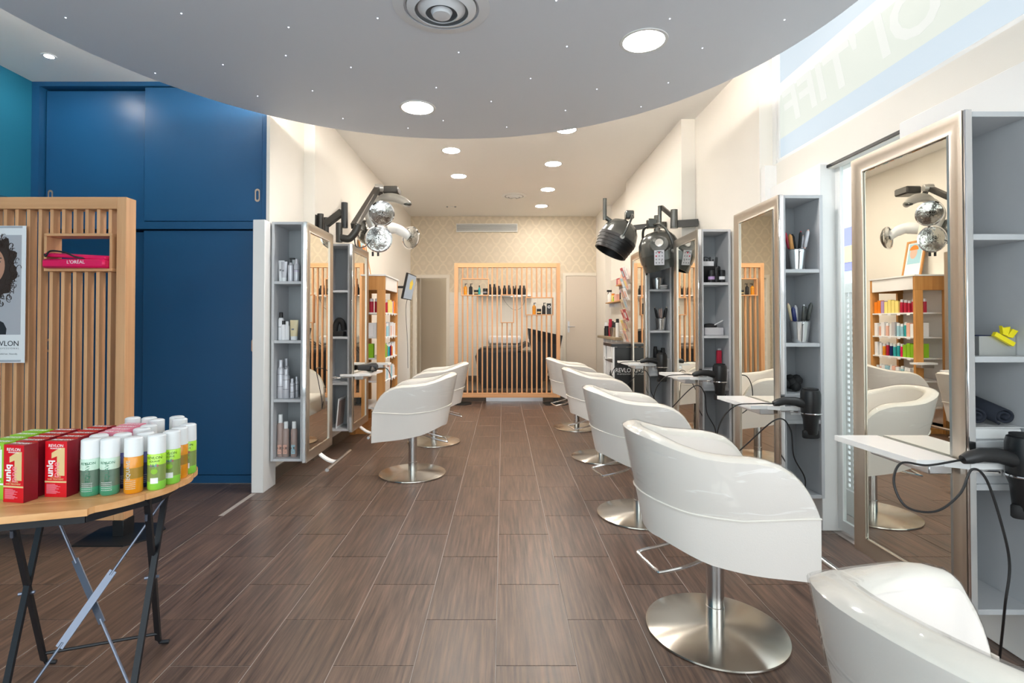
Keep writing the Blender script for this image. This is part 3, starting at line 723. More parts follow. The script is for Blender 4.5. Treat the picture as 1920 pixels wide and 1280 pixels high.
# ================================================================== STYLING STATIONS
CW, CD, ZB, ZT = 0.245, 0.28, 0.21, 2.03
class ST:
    """s=+1 right wall, -1 left wall. wall: |X| of the wall side, y0: front. local frame u = distance from the wall towards the room"""
    def __init__(s, sg, wall, y0, label, shelves, socket, tray=0.765, foot=True, mw=0.60):
        s.sg, s.wall, s.y0 = sg, wall, y0
        s.t = T('styling_station', label, 'styling station', (sg * (wall - CW), y0, 0.0))
        X = lambda u: sg * (CW - u)          # local x from u
        s.X = X
        P = lambda mb, u0, u1, a, b, z0, z1, bv=0.0015: mb.bbox(min(X(u0), X(u1)), max(X(u0), X(u1)), a, b, z0, z1, bv)
        th = 0.02
        t = s.t
        for u in (0, CW - th): t.part('side_panel', P(MB(), u, u + th, 0, CD, ZB, ZT), 'grey_mel')
        t.part('top_panel', P(MB(), th, CW - th, 0, CD, ZT - th, ZT), 'grey_mel'); t.part('bottom_panel', P(MB(), th, CW - th, 0, CD, ZB, ZB + th), 'grey_mel')
        t.part('back_panel', P(MB(), th, CW - th, CD - 0.008, CD, ZB + th, ZT - th), 'grey_in')
        for z in shelves: t.part('shelf', P(MB(), th, CW - th, 0.004, CD - 0.008, z - 0.022, z), 'grey_mel')
        if socket:
            zs = shelves[-1]; so = t.part('socket_panel', P(MB(), th, CW - th, 0.012, 0.03, zs - 0.155, zs - 0.022), 'grey_mel')
            t.part('shelf', P(MB(), th, CW - th, 0.004, CD - 0.008, zs - 0.177, zs - 0.155), 'grey_mel')
            for u in (0.085, 0.165):
                c = Vector((X(u), 0.012, zs - 0.088))
                w = t.part('socket', P(MB(), u - 0.036, u + 0.036, 0.002, 0.012, zs - 0.088 - 0.036, zs - 0.088 + 0.036, 0.003), 'white_gloss', under=so)
                t.part('outlet', MB().lathe([(0.021, 0), (0.024, 0.003), (0.012, 0.003)], (c.x, -0.001, c.z), (0, -1, 0), 16), 'silverp', under=so)
        # framed mirror standing proud of the unit's room side, running along the wall
        m0, m1, b = CW + 0.002, CW + 0.036, 0.07
        def bar(y0_, y1_, z0_, z1_, vert):
            # concave profile bar: outer edge proud
            mb = MB(); N = 6; rows = []
            return P(mb, m0, m1, y0_, y1_, z0_, z1_, 0.006)
        y0m, y1m, zb, zt = -0.02, mw - 0.02, ZB - 0.005, ZT - 0.005
        fr = t.part('mirror', P(MB(), m0, m0 + 0.016, y0m + 0.01, y1m - 0.01, zb + 0.01, zt - 0.01, 0.001), 'alu')
        prof = [(0.0, m0), (0.0, m1), (0.012, m1), (0.03, m1 - 0.006), (0.05, m1 - 0.010), (b - 0.006, m1 - 0.008), (b, m1 - 0.004), (b, m0 + 0.016)]
        def mitre(yo0, yo1, zo0, zo1):
            mb = MB(); rows = []
            for d, u in prof: rows.append([Vector((X(u), yo0 + d, zo0 + d)), Vector((X(u), yo1 - d, zo0 + d)), Vector((X(u), yo1 - d, zo1 - d)), Vector((X(u), yo0 + d, zo1 - d)), Vector((X(u), yo0 + d, zo0 + d))])
            mb.grid(rows); return mb
        t.part('mirror_frame', mitre(y0m, y1m, zb, zt), 'satin', under=fr, smooth=25)
        t.part('glass', P(MB(), m0 + 0.016, m1 - 0.012, y0m + b + 0.0005, y1m - b - 0.0005, zb + b + 0.0005, zt - b - 0.0005, 0.004), 'mirror', under=fr, smooth=20)
        t.part('edge_strip', P(MB(), m0 + 0.004, m1 - 0.002, y0m - 0.012, y0m - 0.001, zb, zt, 0.003), 'chrome', under=fr)
        if tray:
            zt_ = tray
            tr = MB(); u0, u1 = m1 - 0.10, m1 + 0.19
            poly = [(X(m1 + 0.003), 0.0), (X(u1 - 0.03), 0.0), (X(u1), 0.42), (X(m1 + 0.003), 0.42)]
            mb = MB().prism(poly, zt_ - 0.022, zt_)
            tp = t.part('tray', mb, 'white_gloss', smooth=0)
            t.part('tray_front', P(MB(), m0 - 0.08, m1 + 0.003, -0.045, -0.034, zt_ - 0.022, zt_, 0.001).bar((X(m1 + 0.003), -0.04, zt_ - 0.011), (X(m1 + 0.06), 0.0, zt_ - 0.011), 0.01, 0.022), 'white_gloss', under=tp)
            t.part('bracket', P(MB(), m1 + 0.004, u1 - 0.10, 0.03, 0.34, zt_ - 0.06, zt_ - 0.023, 0.004), 'alu', under=tp)
            c = Vector((X(m0 - 0.115), -0.085, zt_ - 0.03))
            s.ringc = t.o.location + c
            t.part('dryer_ring', MB().tube([c + Vector((math.cos(a) * 0.056, math.sin(a) * 0.056, 0)) for a in [2 * PI * i / 24 for i in range(24)]], 0.004, 6, True).tube([(X(m0 - 0.06), -0.05, zt_ - 0.03), (X(m0 + 0.03), -0.03, zt_ - 0.03)], 0.004, 6), 'chrome', under=tp)
        if foot:
            ft = MB(); rows = []
            for i in range(9):
                q = i / 8; u = m1 - 0.005 + 0.16 * q; z = ZB - 0.01 - 0.075 * math.sin(q * PI * 0.62) + 0.02 * q
                rows.append((u, z))
            for yy in (0.26,):
                ft.grid([[Vector((X(u), yy, z)) for u, z in rows], [Vector((X(u), yy + 0.06, z)) for u, z in rows], [Vector((X(u), yy + 0.06, z - 0.012)) for u, z in rows], [Vector((X(u), yy, z - 0.012)) for u, z in rows], [Vector((X(u), yy, z)) for u, z in rows]])
            fo = t.part('footrest', ft, 'white_gloss')
            u, z = rows[-1]
            t.part('bar', MB().cyl((X(u), -0.02, z), (X(u), 0.58, z), 0.014, n=16), 'stainless', under=fo)
    def spot(s, k, u, y):     # top of shelf k at u from the wall, y from the front
        return Vector((s.sg * (s.wall - u), s.y0 + y, k))
RS3, RS4 = [1.593, 1.155, 0.879], [1.605, 1.18, 0.893]
RS, LS = [1.583, 1.138, 0.831], [1.577, 1.126, 0.679]
s1 = ST(1, 1.932, 1.90, 'grey styling station with mirror, holding the yellow clip and rolled towels', RS, True)
s2 = ST(1, 1.925, 3.15, 'grey styling station with mirror and two steel buckets of brushes', RS, True)
s3 = ST(1, 1.875, 4.31, 'grey styling station with mirror and black jars on its top shelf', RS3, True, 0.818)
s4 = ST(1, 1.735, 5.39, 'grey styling station with mirror under the hood dryers, steel pail on top shelf', RS4, True, 0.843)
l1 = ST(-1, 1.762, 3.99, 'grey styling station with mirror filled with silver and mauve hair products', LS, False, tray=0)
l2 = ST(-1, 1.735, 5.10, 'grey styling station with mirror under the lamp dryer, shelves nearly empty', LS, False)
wt = T('wall_tray', 'small white tray shelf hooked to the side of the oak product unit', 'tray', (-1.50, 5.83, 0.79))
wt.part('tray', MB().prism([(0.0, 0.0), (0.225, 0.0), (0.24, 0.095), (0.0, 0.095)], 0.003, 0.025), 'white_gloss', smooth=0)
wt.part('bracket', MB().bbox(0.03, 0.17, 0.01, 0.094, -0.035, 0.002, 0.003), 'alu')

# ------------------------------------------------------------------ hair dryers with their cables
def hair_dryer(c, hdir, label, cable, s=1.17):
    """c: ring centre; barrel stands nozzle down, handle along hdir"""
    c = Vector(c); h = Vector(hdir).normalized()
    t = T('hair_dryer', label, 'hair dryer', c + Vector((0, 0, -0.10)))
    o = Vector((0, 0, 0.10)); SCL = lambda mb: mb.xf(Matrix.Translation(o) @ Matrix.Scale(s, 4) @ Matrix.Translation(-o))
    body = MB().lathe([(0.026, -0.105), (0.030, -0.10), (0.036, -0.03), (0.043, -0.01), (0.046, 0.05), (0.046, 0.095), (0.042, 0.112), (0.03, 0.118), (0.0, 0.119)], o, n=28)
    t.part('barrel', SCL(body), 'black')
    t.part('nozzle', SCL(MB().lathe([(0.030, -0.125), (0.034, -0.12), (0.034, -0.09), (0.030, -0.085)], o, n=20, sx=1.25, sy=0.6)), 'black_matte')
    t.part('rear_grille', SCL(MB().lathe([(0.036, 0.114), (0.036, 0.122), (0.012, 0.125)], o, n=20)), 'black_matte')
    hs = [o + Vector((0, 0, 0.045)) + h * 0.03, o + h * 0.08 + Vector((0, 0, 0.058)), o + h * 0.13 + Vector((0, 0, 0.06)), o + h * 0.165 + Vector((0, 0, 0.052)), o + h * 0.185 + Vector((0, 0, 0.046))]
    hs = [o + (p - o) * s for p in hs]
    t.part('handle', MB().tube(hs, [0.024 * s, 0.022 * s, 0.020 * s, 0.019 * s, 0.013 * s], 14), 'black')
    pts = [c + Vector((0, 0, -0.10)) + hs[-1]] + [Vector(p) for p in cable]
    t.part('cable', MB().tube(spline([p - (c + Vector((0, 0, -0.10))) for p in pts], 10), 0.004, 6), 'cable')
    return t
for st, lab in ((s1, 'black hair dryer hanging in the ring of the station with the yellow clip'), (s2, 'black hair dryer hanging in the ring of the brush bucket station'),
                (s3, 'black hair dryer hanging in the ring of the station with black jars'), (s4, 'black hair dryer hanging in the ring of the station under the hood dryers')):
    c = st.ringc; y = c.y
    big = st is s1
    hand = c + Vector((-0.216, 0, 0.054))
    if big:
        cab = [W(1740, 872, y - 0.02), W(1690, 868, y), W(1676, 905, y - 0.03), W(1700, 950, y - 0.06), W(1755, 958, y - 0.06), W(1800, 925, y - 0.04), W(1822, 880, y - 0.03), W(1850, 900, y - 0.04), W(1880, 990, y - 0.05), W(1893, 1060, y - 0.05), W(1885, 1130, y - 0.05), W(1880, 1180, y), W(1874, 1235, y + 0.1)]
        cab = [Vector((min(p.x, 1.80), p.y, p.z)) for p in cab]
    else:
        cab = [hand + Vector((-0.10, 0.0, 0.0)), hand + Vector((-0.20, 0.05, -0.02)), hand + Vector((-0.265, 0.1, -0.12)), hand + Vector((-0.275, 0.14, -0.26)), hand + Vector((-0.20, 0.16, -0.34)), hand + Vector((-0.16, 0.10, -0.30)), hand + Vector((0.0, -0.02, -0.09)), hand + Vector((0.08, -0.03, -0.14)), hand + Vector((0.10, -0.03, -0.30)), hand + Vector((0.17, -0.02, -0.44)), hand + Vector((0.15, 0.0, -0.60)), hand + Vector((0.18, 0.05, -0.66))]
    hair_dryer(c, (-1, 0, 0), lab, cab)
c = l2.ringc + Vector((0.12, 0.14, 0.13))
t = T('hair_dryer', 'black hair dryer lying on the tray of the nearly empty station', 'hair dryer', (-1.36, 5.30, 0.768))
t.part('barrel', MB().lathe([(0.028, -0.10), (0.036, -0.02), (0.043, 0.0), (0.043, 0.08), (0.02, 0.10), (0, 0.10)], (0, 0, 0.044), (1, 0.3, 0), n=20), 'black')
t.part('handle', MB().tube([(0.03, 0.0, 0.044), (0.06, -0.06, 0.03), (0.075, -0.12, 0.022), (0.08, -0.15, 0.02)], [0.022, 0.02, 0.018, 0.012], 12), 'black')
t.part('cable', MB().tube(spline([(0.08, -0.15, 0.02), (0.16, -0.16, 0.05), (0.22, -0.10, 0.03), (0.235, 0.0, -0.10), (0.20, 0.0, -0.28), (0.17, -0.08, -0.36), (0.14, -0.13, -0.28)], 8), 0.004, 6), 'cable')

# ================================================================== SLATTED WOODEN SCREENS
def slat_screen(name, label, y, xl, xr, z0, z1, pitch, sw, sd, cubbies, post=0.056, pd=0.085, rail=0.07, xs=None, base_x=(), shoe=True):
    """frame of posts and rails with upright slats; cubbies: (x0,x1,z0,z1) open boxes that interrupt the slats"""
    t = T(name, label, 'wooden screen', ((xl + xr) / 2, y, 0)); ox = (xl + xr) / 2
    B = lambda x0, x1, a, b, c, d, bv=0.002: MB().bbox(x0 - ox, x1 - ox, a, b, c, d, bv)
    for a, b in ((xl, xl + post), (xr - post, xr)): t.part('post', B(a, b, -pd / 2, pd / 2, z0, z1), 'beech')
    t.part('top_rail', B(xl + post, xr - post, -pd / 2, pd / 2, z1 - rail, z1), 'beech_x')
    t.part('bottom_rail', B(xl + post, xr - post, -pd / 2, pd / 2, z0, z0 + rail), 'beech_x')
    cache = {}
    def seg(x, a, b):
        k = round(b - a, 4)
        if k < 0.02: return
        if k not in cache: cache[k] = MB().bbox(-sw / 2, sw / 2, -sd / 2, sd / 2, 0, k, 0.0015).mesh('slat', 'beech', smooth=0)
        link('slat', cache[k], t.o, (x - ox, 0, a))
    for x in xs:
        cuts = sorted([(c[2], c[3]) for c in cubbies if c[0] - sw / 2 - 0.002 < x < c[1] + sw / 2 + 0.002])
        a = z0 + rail
        for c0, c1 in cuts: seg(x, a, c0); a = c1
        seg(x, a, z1 - rail)
    for x0, x1, c0, c1 in cubbies:
        dd = pd / 2 + 0.012; w = 0.016
        for a, b, c, d, nm in ((x0, x1, c0, c0 + w, 'cubby_board'), (x0, x1, c1 - w, c1, 'cubby_board'), (x0, x0 + w, c0 + w, c1 - w, 'cubby_side'), (x1 - w, x1, c0 + w, c1 - w, 'cubby_side')):
            t.part(nm, B(a, b, -dd, dd, c, d, 0.0015), 'beech_x' if nm == 'cubby_board' else 'beech')
    for x in base_x:
        poly = [(-0.17, -0.17), (0.12, -0.17), (0.20, -0.08), (0.20, 0.08), (0.12, 0.17), (-0.12, 0.17), (-0.20, 0.08)]
        t.part('base_plate', MB().prism([(x - ox + u, v) for u, v in poly], 0, 0.008), 'black', smooth=0)
        if shoe: t.part('post_shoe', B(x - post / 2 - 0.004, x + post / 2 + 0.004, -pd / 2 - 0.004, pd / 2 + 0.004, 0.008, z0 - 0.0005, 0.001), 'black')
    return t
YS = 3.14
xr_n = W(234, 605, YS - 0.045).x
p0 = W(80, 508, YS - 0.06); p1 = W(209, 437, YS - 0.06)
cub = (p0.x, p1.x, p0.z, p1.z)
xsn = [xr_n - 0.056 - 0.052 - 0.0695 * k for k in range(18)]
scr = slat_screen('slatted_screen', 'tall blonde wooden slatted screen in front of the blue cupboard', YS, -3.62, xr_n, 0.10, 2.005, 0.0695, 0.02, 0.052, [cub], xs=xsn, base_x=(xr_n - 0.028,))
scr.part('post_shoe', MB().bbox(-3.622 - scr.loc.x, -3.56 - scr.loc.x, -0.046, 0.046, 0.0, 0.0995, 0.001), 'black')
# pink case in the cubby
x0, x1, zc = cub[0] + 0.012, cub[1] - 0.018, cub[2] + 0.0165
pc = T('case', 'hot pink open case lying in the niche of the tall slatted screen', 'case', ((x0 + x1) / 2 + 0.004, YS - 0.02, zc))
hw = (x1 - x0) / 2 - 0.004
x_out = -hw - 0.0
pc.part('tray', MB().bbox(-hw, hw, -0.075, 0.06, 0, 0.052, 0.010), 'hot_pink')
lid = MB().bbox(-hw + 0.004, hw, -0.062, 0.066, -0.012, 0.012, 0.006); lid.xf(Matrix.Translation((0, 0.0, 0.074)) @ Matrix.Rotation(R(3), 4, 'Y') @ Matrix.Rotation(R(6), 4, 'X'))
pc.part('lid', lid, 'hot_pink')
pc.part('strap', MB().tube(spline([(-hw + 0.01, -0.062, 0.080), (-hw + 0.03, -0.078, 0.066), (-hw + 0.06, -0.08, 0.096), (-hw + 0.14, -0.078, 0.088), (-hw + 0.20, -0.07, 0.062), (-hw + 0.25, -0.05, 0.058)], 8), 0.005, 8), 'black')
pc.part('lettering', text_mb("L'ORÉAL", 0.028, frame_mtx((0.02, -0.0755, 0.032), (1, 0, 0), (0, 0, 1)), 0.0004), 'white_print', smooth=0)
# hanging poster
pr = W(49, 423, YS - 0.06); pb = W(44, 680, YS - 0.06)
px1, pz1, pz0 = pr.x, pr.z, pb.z
pw = 0.50
po = T('poster', 'hanging salon poster with a curly haired face and brand name below', 'poster', (px1 - pw / 2, YS - 0.058, pz0))
ph = pz1 - pz0
po.part('sheet', MB().box(-pw / 2, pw / 2, -0.0015, 0.0015, 0, ph), 'paper', smooth=0)
po.part('picture', MB().box(-pw / 2 + 0.02, pw / 2 - 0.025, -0.0025, -0.0016, 0.165, ph - 0.055), 'poster_grey', smooth=0)
po.part('rod', MB().cyl((-pw / 2, -0.002, ph - 0.008), (pw / 2 - 0.02, -0.002, ph - 0.008), 0.006, n=8), 'silverp'); po.part('rod', MB().cyl((-pw / 2, -0.002, 0.012), (pw / 2 - 0.02, -0.002, 0.012), 0.006, n=8), 'silverp')
fx, fz = 0.055, ph - 0.225      # face centre in the sheet
def flat(pts, y, th=0.0004):
    return MB().prism([(a, b) for a, b in pts], y - th, y, 'xz')
po.part('shoulder_print', flat([(fx - 0.20, 0.166), (fx + 0.085, 0.166), (fx + 0.088, 0.20), (fx + 0.07, 0.235), (fx + 0.02, 0.26), (fx - 0.1, 0.27), (fx - 0.2, 0.25)], -0.0027), 'dark_print', smooth=0)
po.part('neck_print', flat([(fx - 0.035, 0.25), (fx + 0.035, 0.25), (fx + 0.03, fz - 0.08), (fx - 0.03, fz - 0.08)], -0.0037), 'skin_print', smooth=0)
hp = []
random.seed(3)
for i in range(60):
    a = 2 * PI * i / 60; r = 0.165 + 0.012 * math.sin(i * 5.1) + 0.008 * math.sin(i * 11.3)
    hp.append((fx + math.cos(a) * r * 0.86, fz - 0.02 + math.sin(a) * r * 1.15))
po.part('hair_print', flat(hp, -0.0031), 'hair', smooth=0)
cu = MB()
for i in range(150):
    a = random.uniform(0, 2 * PI); r = random.uniform(0.12, 0.185)
    c = Vector((fx + math.cos(a) * r * 0.86, -0.0034, fz - 0.025 + math.sin(a) * r * 1.16)); rr = random.uniform(0.008, 0.016)
    st = random.uniform(0, 6)
    cu.tube([c + Vector((math.cos(st + q) * rr, 0, math.sin(st + q) * rr * 1.3 - q * 0.004)) for q in [k * 0.6 for k in range(9)]], 0.0016, 4)
po.part('curls_print', cu, 'hair', kind='stuff')
po.part('face_print', flat([(fx + math.cos(a) * 0.075, fz - 0.01 + math.sin(a) * 0.105) for a in [2 * PI * i / 28 for i in range(28)]], -0.0040), 'skin_print', smooth=0)
ft = MB()
for sx in (-1, 1):
    ft.add(*((lambda m: (m.v, m.f))(flat([(fx + sx * 0.034 + math.cos(a) * 0.017, fz + 0.012 + math.sin(a) * 0.007) for a in [2 * PI * i / 14 for i in range(14)]], -0.0045))))
    ft.add(*((lambda m: (m.v, m.f))(flat([(fx + sx * 0.012, fz + 0.034), (fx + sx * 0.056, fz + 0.030), (fx + sx * 0.056, fz + 0.036), (fx + sx * 0.012, fz + 0.041)], -0.0045))))
po.part('eyes_print', ft, 'dark_print', smooth=0, kind='stuff')
po.part('nose_print', flat([(fx - 0.012, fz - 0.028), (fx + 0.012, fz - 0.028), (fx + 0.004, fz + 0.01), (fx - 0.004, fz + 0.01)], -0.0044), 'peach', smooth=0)
po.part('mouth_print', flat([(fx - 0.027, fz - 0.058), (fx - 0.008, fz - 0.050), (fx, fz - 0.053), (fx + 0.008, fz - 0.050), (fx + 0.027, fz - 0.058), (fx, fz - 0.073)], -0.0045), 'lips_print', smooth=0)
po.part('lettering', text_mb('REVLON', 0.043, frame_mtx((pw / 2 - 0.033, -0.002, 0.112), (1, 0, 0), (0, 0, 1)), 0.0004, 'RIGHT'), 'dark_print', smooth=0)
po.part('lettering', text_mb('P R O F E S S I O N A L', 0.0135, frame_mtx((pw / 2 - 0.033, -0.002, 0.084), (1, 0, 0), (0, 0, 1)), 0.0004, 'RIGHT'), 'grey_print', smooth=0)
po.part('lettering', text_mb('Beautiful hair. Naturally.', 0.013, frame_mtx((pw / 2 - 0.04, -0.002, 0.052), (1, 0, 0), (0, 0, 1)), 0.0003, 'RIGHT'), 'grey_print', smooth=0)
wx = W(14, 371, YS).x - po.loc.x
po.part('hanging_wire', MB().tube([(wx, -0.004, ph - 0.01), (wx, 0.0, 2.0 - pz0), (wx, 0.006, 2.012 - pz0), (wx, 0.05, 2.014 - pz0), (wx, 0.104, 2.012 - pz0), (wx, 0.108, 1.9 - pz0)], 0.0014, 5), 'cable')

# ================================================================== BISTRO TABLE AND ITS PRODUCTS
TC = Vector((-1.43, 1.80)); TR, TZ = 0.330, 0.72; TA = R(18)
tb = T('bistro_table', 'folding bistro table with round slatted wooden top and black iron legs', 'table', (TC.x, TC.y, 0))
RT = Matrix.Rotation(TA, 4, 'Z')
np_ = 6; wdt = 2 * TR / np_
for k in range(np_):
    y0 = -TR + k * wdt + 0.003; y1 = y0 + wdt - 0.006
    pts = []
    for i in range(9):
        y = y0 + (y1 - y0) * i / 8; pts.append((max(0.13, math.sqrt(max(0.0, TR * TR - y * y)) + 0.006 * math.sin(PI * i / 8)), y))
    tb.part('plank', MB().prism(pts + [(-x, y) for x, y in pts[::-1]], TZ - 0.02, TZ).xf(RT), 'acacia', smooth=0)
    for sx in (-0.2, 0.2):
        yy = (y0 + y1) / 2
        if math.hypot(sx, yy) < TR - 0.03: tb.part('screw', MB().lathe([(0.006, TZ + 0.0001), (0.005, TZ + 0.0012), (0.0, TZ + 0.0014)], (sx, yy, 0), n=10).xf(RT), 'silverp')
for a, b in (((-0.13, -0.285), (0.11, -0.285)), ((0.11, -0.285), (0.265, -0.14)), ((-0.13, -0.285), (-0.27, -0.13)), ((0.265, -0.14), (0.29, 0.10)), ((-0.27, -0.13), (-0.28, 0.12))):
    tb.part('apron_bar', MB().bar((*a, TZ - 0.036), (*b, TZ - 0.036), 0.006, 0.031).xf(RT), 'iron')
Wt = lambda x, y, z: Vector((x, y, z))
zt_ = TZ - 0.024
F1 = [(Wt(-1.462, 1.567, zt_), Wt(-1.687, 1.947, 0.02)), (Wt(-1.150, 1.705, zt_), Wt(-1.348, 2.07, 0.02))]
F2 = [(Wt(-1.600, 1.86, zt_), Wt(-1.50, 1.56, 0.006)), (Wt(-1.225, 1.93, zt_), Wt(-1.175, 1.66, 0.006))]
for p, q in F1:
    tb.part('leg', MB().bar(p, q, 0.022, 0.009, (0, 1, 0)), 'iron', True)
    tb.part('foot', MB().tube([q + Vector((0, 0, 0.012)), q + Vector((0.004, 0.005, -0.01)), q + Vector((0.035, 0.012, -0.012))], 0.0075, 6), 'iron', True)
for p, q in F2:
    tb.part('leg', MB().bar(p, q, 0.020, 0.009, (0, 1, 0)), 'iron', True)
for (p, q), (p2, q2) in zip(F1, F2):
    m_ = (p.lerp(q, 0.47) + p2.lerp(q2, 0.47)) / 2
    tb.part('rivet', MB().cyl(m_ - Vector((0.02, 0.008, 0)), m_ + Vector((0.02, 0.008, 0)), 0.006, n=8), 'iron_lite', True)
    tb.part('hook', MB().tube([p.lerp(q, 0.10), p.lerp(q, 0.115) + Vector((0.0, -0.012, 0.012)), p.lerp(q, 0.14) + Vector((0, -0.014, 0.006))], 0.005, 6), 'iron_lite', True)
tb.part('foot_bar', MB().cyl(F1[0][0].lerp(F1[0][1], 0.945), F1[1][0].lerp(F1[1][1], 0.945), 0.006, n=8), 'iron', True)
for p, q, sgn in ((F2[0][0].lerp(F2[0][1], 0.06), F2[1][0].lerp(F2[1][1], 0.9), 1), (F2[1][0].lerp(F2[1][1], 0.10), F2[0][0].lerp(F2[0][1], 0.97), -1)):
    off = Vector((0, 0.004 * sgn, 0))
    tb.part('cross_brace', MB().cyl(p + off, p.lerp(q, 0.36) + off, 0.0045, n=8).bar(p.lerp(q, 0.34) + off, p.lerp(q, 0.66) + off, 0.024, 0.004, (0, 1, 0)).cyl(p.lerp(q, 0.64) + off, q + off, 0.0045, n=8), 'iron_lite', True)
top = TZ + 0.0005

def product_box(x, y, rz, kind, front, label, group):
    w, d, h = 0.072, 0.042, 0.172
    t = T('product_box', label, 'box', (x, y, top), rz, group)
    body = {'red': ['red_box', 'red_side', 'red_top'], 'green': ['green_box', 'lime', 'lime'], 'pink': ['pink_box', 'pink_box', 'pink_box']}[kind]
    mb = MB()
    bx = [(-w / 2, -d / 2), (w / 2, -d / 2), (w / 2, d / 2), (-w / 2, d / 2)]
    vs = [(u, v, 0) for u, v in bx] + [(u, v, h) for u, v in bx]
    mb.slot(0).add(vs, [(0, 1, 5, 4), (2, 3, 7, 6), (0, 3, 2, 1)]); mb.slot(1).add(vs, [(1, 2, 6, 5), (3, 0, 4, 7)]); mb.slot(2).add(vs, [(4, 5, 6, 7)])
    t.part('carton', mb, body, smooth=0)
    yf = -d / 2 - 0.0006
    FM = lambda u, z: frame_mtx((u, yf, z), (1, 0, 0), (0, 0, 1)); FV = lambda u, z: frame_mtx((u, yf, z), (0, 0, 1), (-1, 0, 0))
    t.part('lettering', text_mb('REVLON', 0.017, frame_mtx((0, 0.0, h + 0.0006), (1, 0, 0), (0, 1, 0)), 0.0003), 'white_print', smooth=0)
    if front:
        wp = 'white_print'
        t.part('lettering', text_mb('REVLON', 0.013, FM(0, h - 0.014), 0.0003), wp, smooth=0)
        t.part('lettering', text_mb('PROFESSIONAL', 0.0055, FM(0, h - 0.0225), 0.0003), wp, smooth=0)
        t.part('numeral', MB().prism([(u_ + 0.004, v_ + 0.106) for u_, v_ in ((0.0, -0.04), (0.025, -0.04), (0.025, 0.046), (0.010, 0.046), (-0.018, 0.030), (-0.018, 0.013), (0.0, 0.020))], yf - 0.0002, yf + 0.0004, 'xz'), 'gold_print' if kind == 'red' else wp, smooth=0)
        t.part('lettering', text_mb('uniq', 0.030, FV(-0.019, 0.088), 0.0005, bold=0.0008), wp, smooth=0)
        t.part('lettering', text_mb('one', 0.032, FV(0.002, 0.084), 0.0006), 'pink_print' if kind == 'red' else wp, smooth=0)
        t.part('lettering', text_mb('ALL IN ONE', 0.0065, FM(0, 0.062), 0.0003), 'gold_print' if kind == 'red' else wp, smooth=0)
        t.part('lettering', text_mb('HAIR TREATMENT', 0.0065, FM(0, 0.055), 0.0003), 'gold_print' if kind == 'red' else wp, smooth=0)
        t.part('band_print', MB().box(-w / 2 + 0.0005, w / 2 - 0.0005, yf - 0.0003, yf + 0.0004, 0.0445, 0.0495), 'gold_print' if kind == 'red' else wp, smooth=0)
        ln = MB()
        for i in range(9): ln.box(-w / 2 + 0.006, -w / 2 + 0.006 + 0.052 * (0.55 + 0.4 * ((i * 7) % 5) / 5), yf - 0.0002, yf + 0.0004, 0.038 - i * 0.0034, 0.0396 - i * 0.0034)
        t.part('small_print', ln, 'pink_print' if kind == 'red' else wp, smooth=0, kind='stuff')
rows = [('green', -1.556, 1.635, -1.590, 1.800, 4), ('red', -1.468, 1.605, -1.505, 1.81, 5), ('red', -1.385, 1.655, -1.425, 1.87, 5), ('pink', -1.318, 1.780, -1.345, 1.91, 4)]
nm = {'green': 'lime green hair treatment carton', 'red': 'red hair treatment carton', 'pink': 'pink hair treatment carton'}
for ri, (kind, xa_, ya_, xb_, yb_, n) in enumerate(rows):
    for i in range(n):
        q = i / (n - 1); nth = ['front', 'second', 'third', 'fourth', 'fifth'][i]
        if i == 0: lab = nm[kind] + {0: ' heading the row at the end of the table', 1: ' heading the row beside the green cartons, turned most outwards', 2: ' heading the row beside the pink cartons', 3: ' heading the pink row behind the green bottles'}[ri]
        else: lab = nm[kind] + ', %s in its row, ' % nth + {0: 'green row on the bistro table', 1: 'row beside the green cartons', 2: 'row beside the pink cartons', 3: 'pink row on the bistro table'}[ri]
        product_box(xa_ + (xb_ - xa_) * q, ya_ + (yb_ - ya_) * q, R(-9 if ri in (0, 1) and i == 0 else -4), kind, i == 0, lab, 'hair treatment cartons on the bistro table')

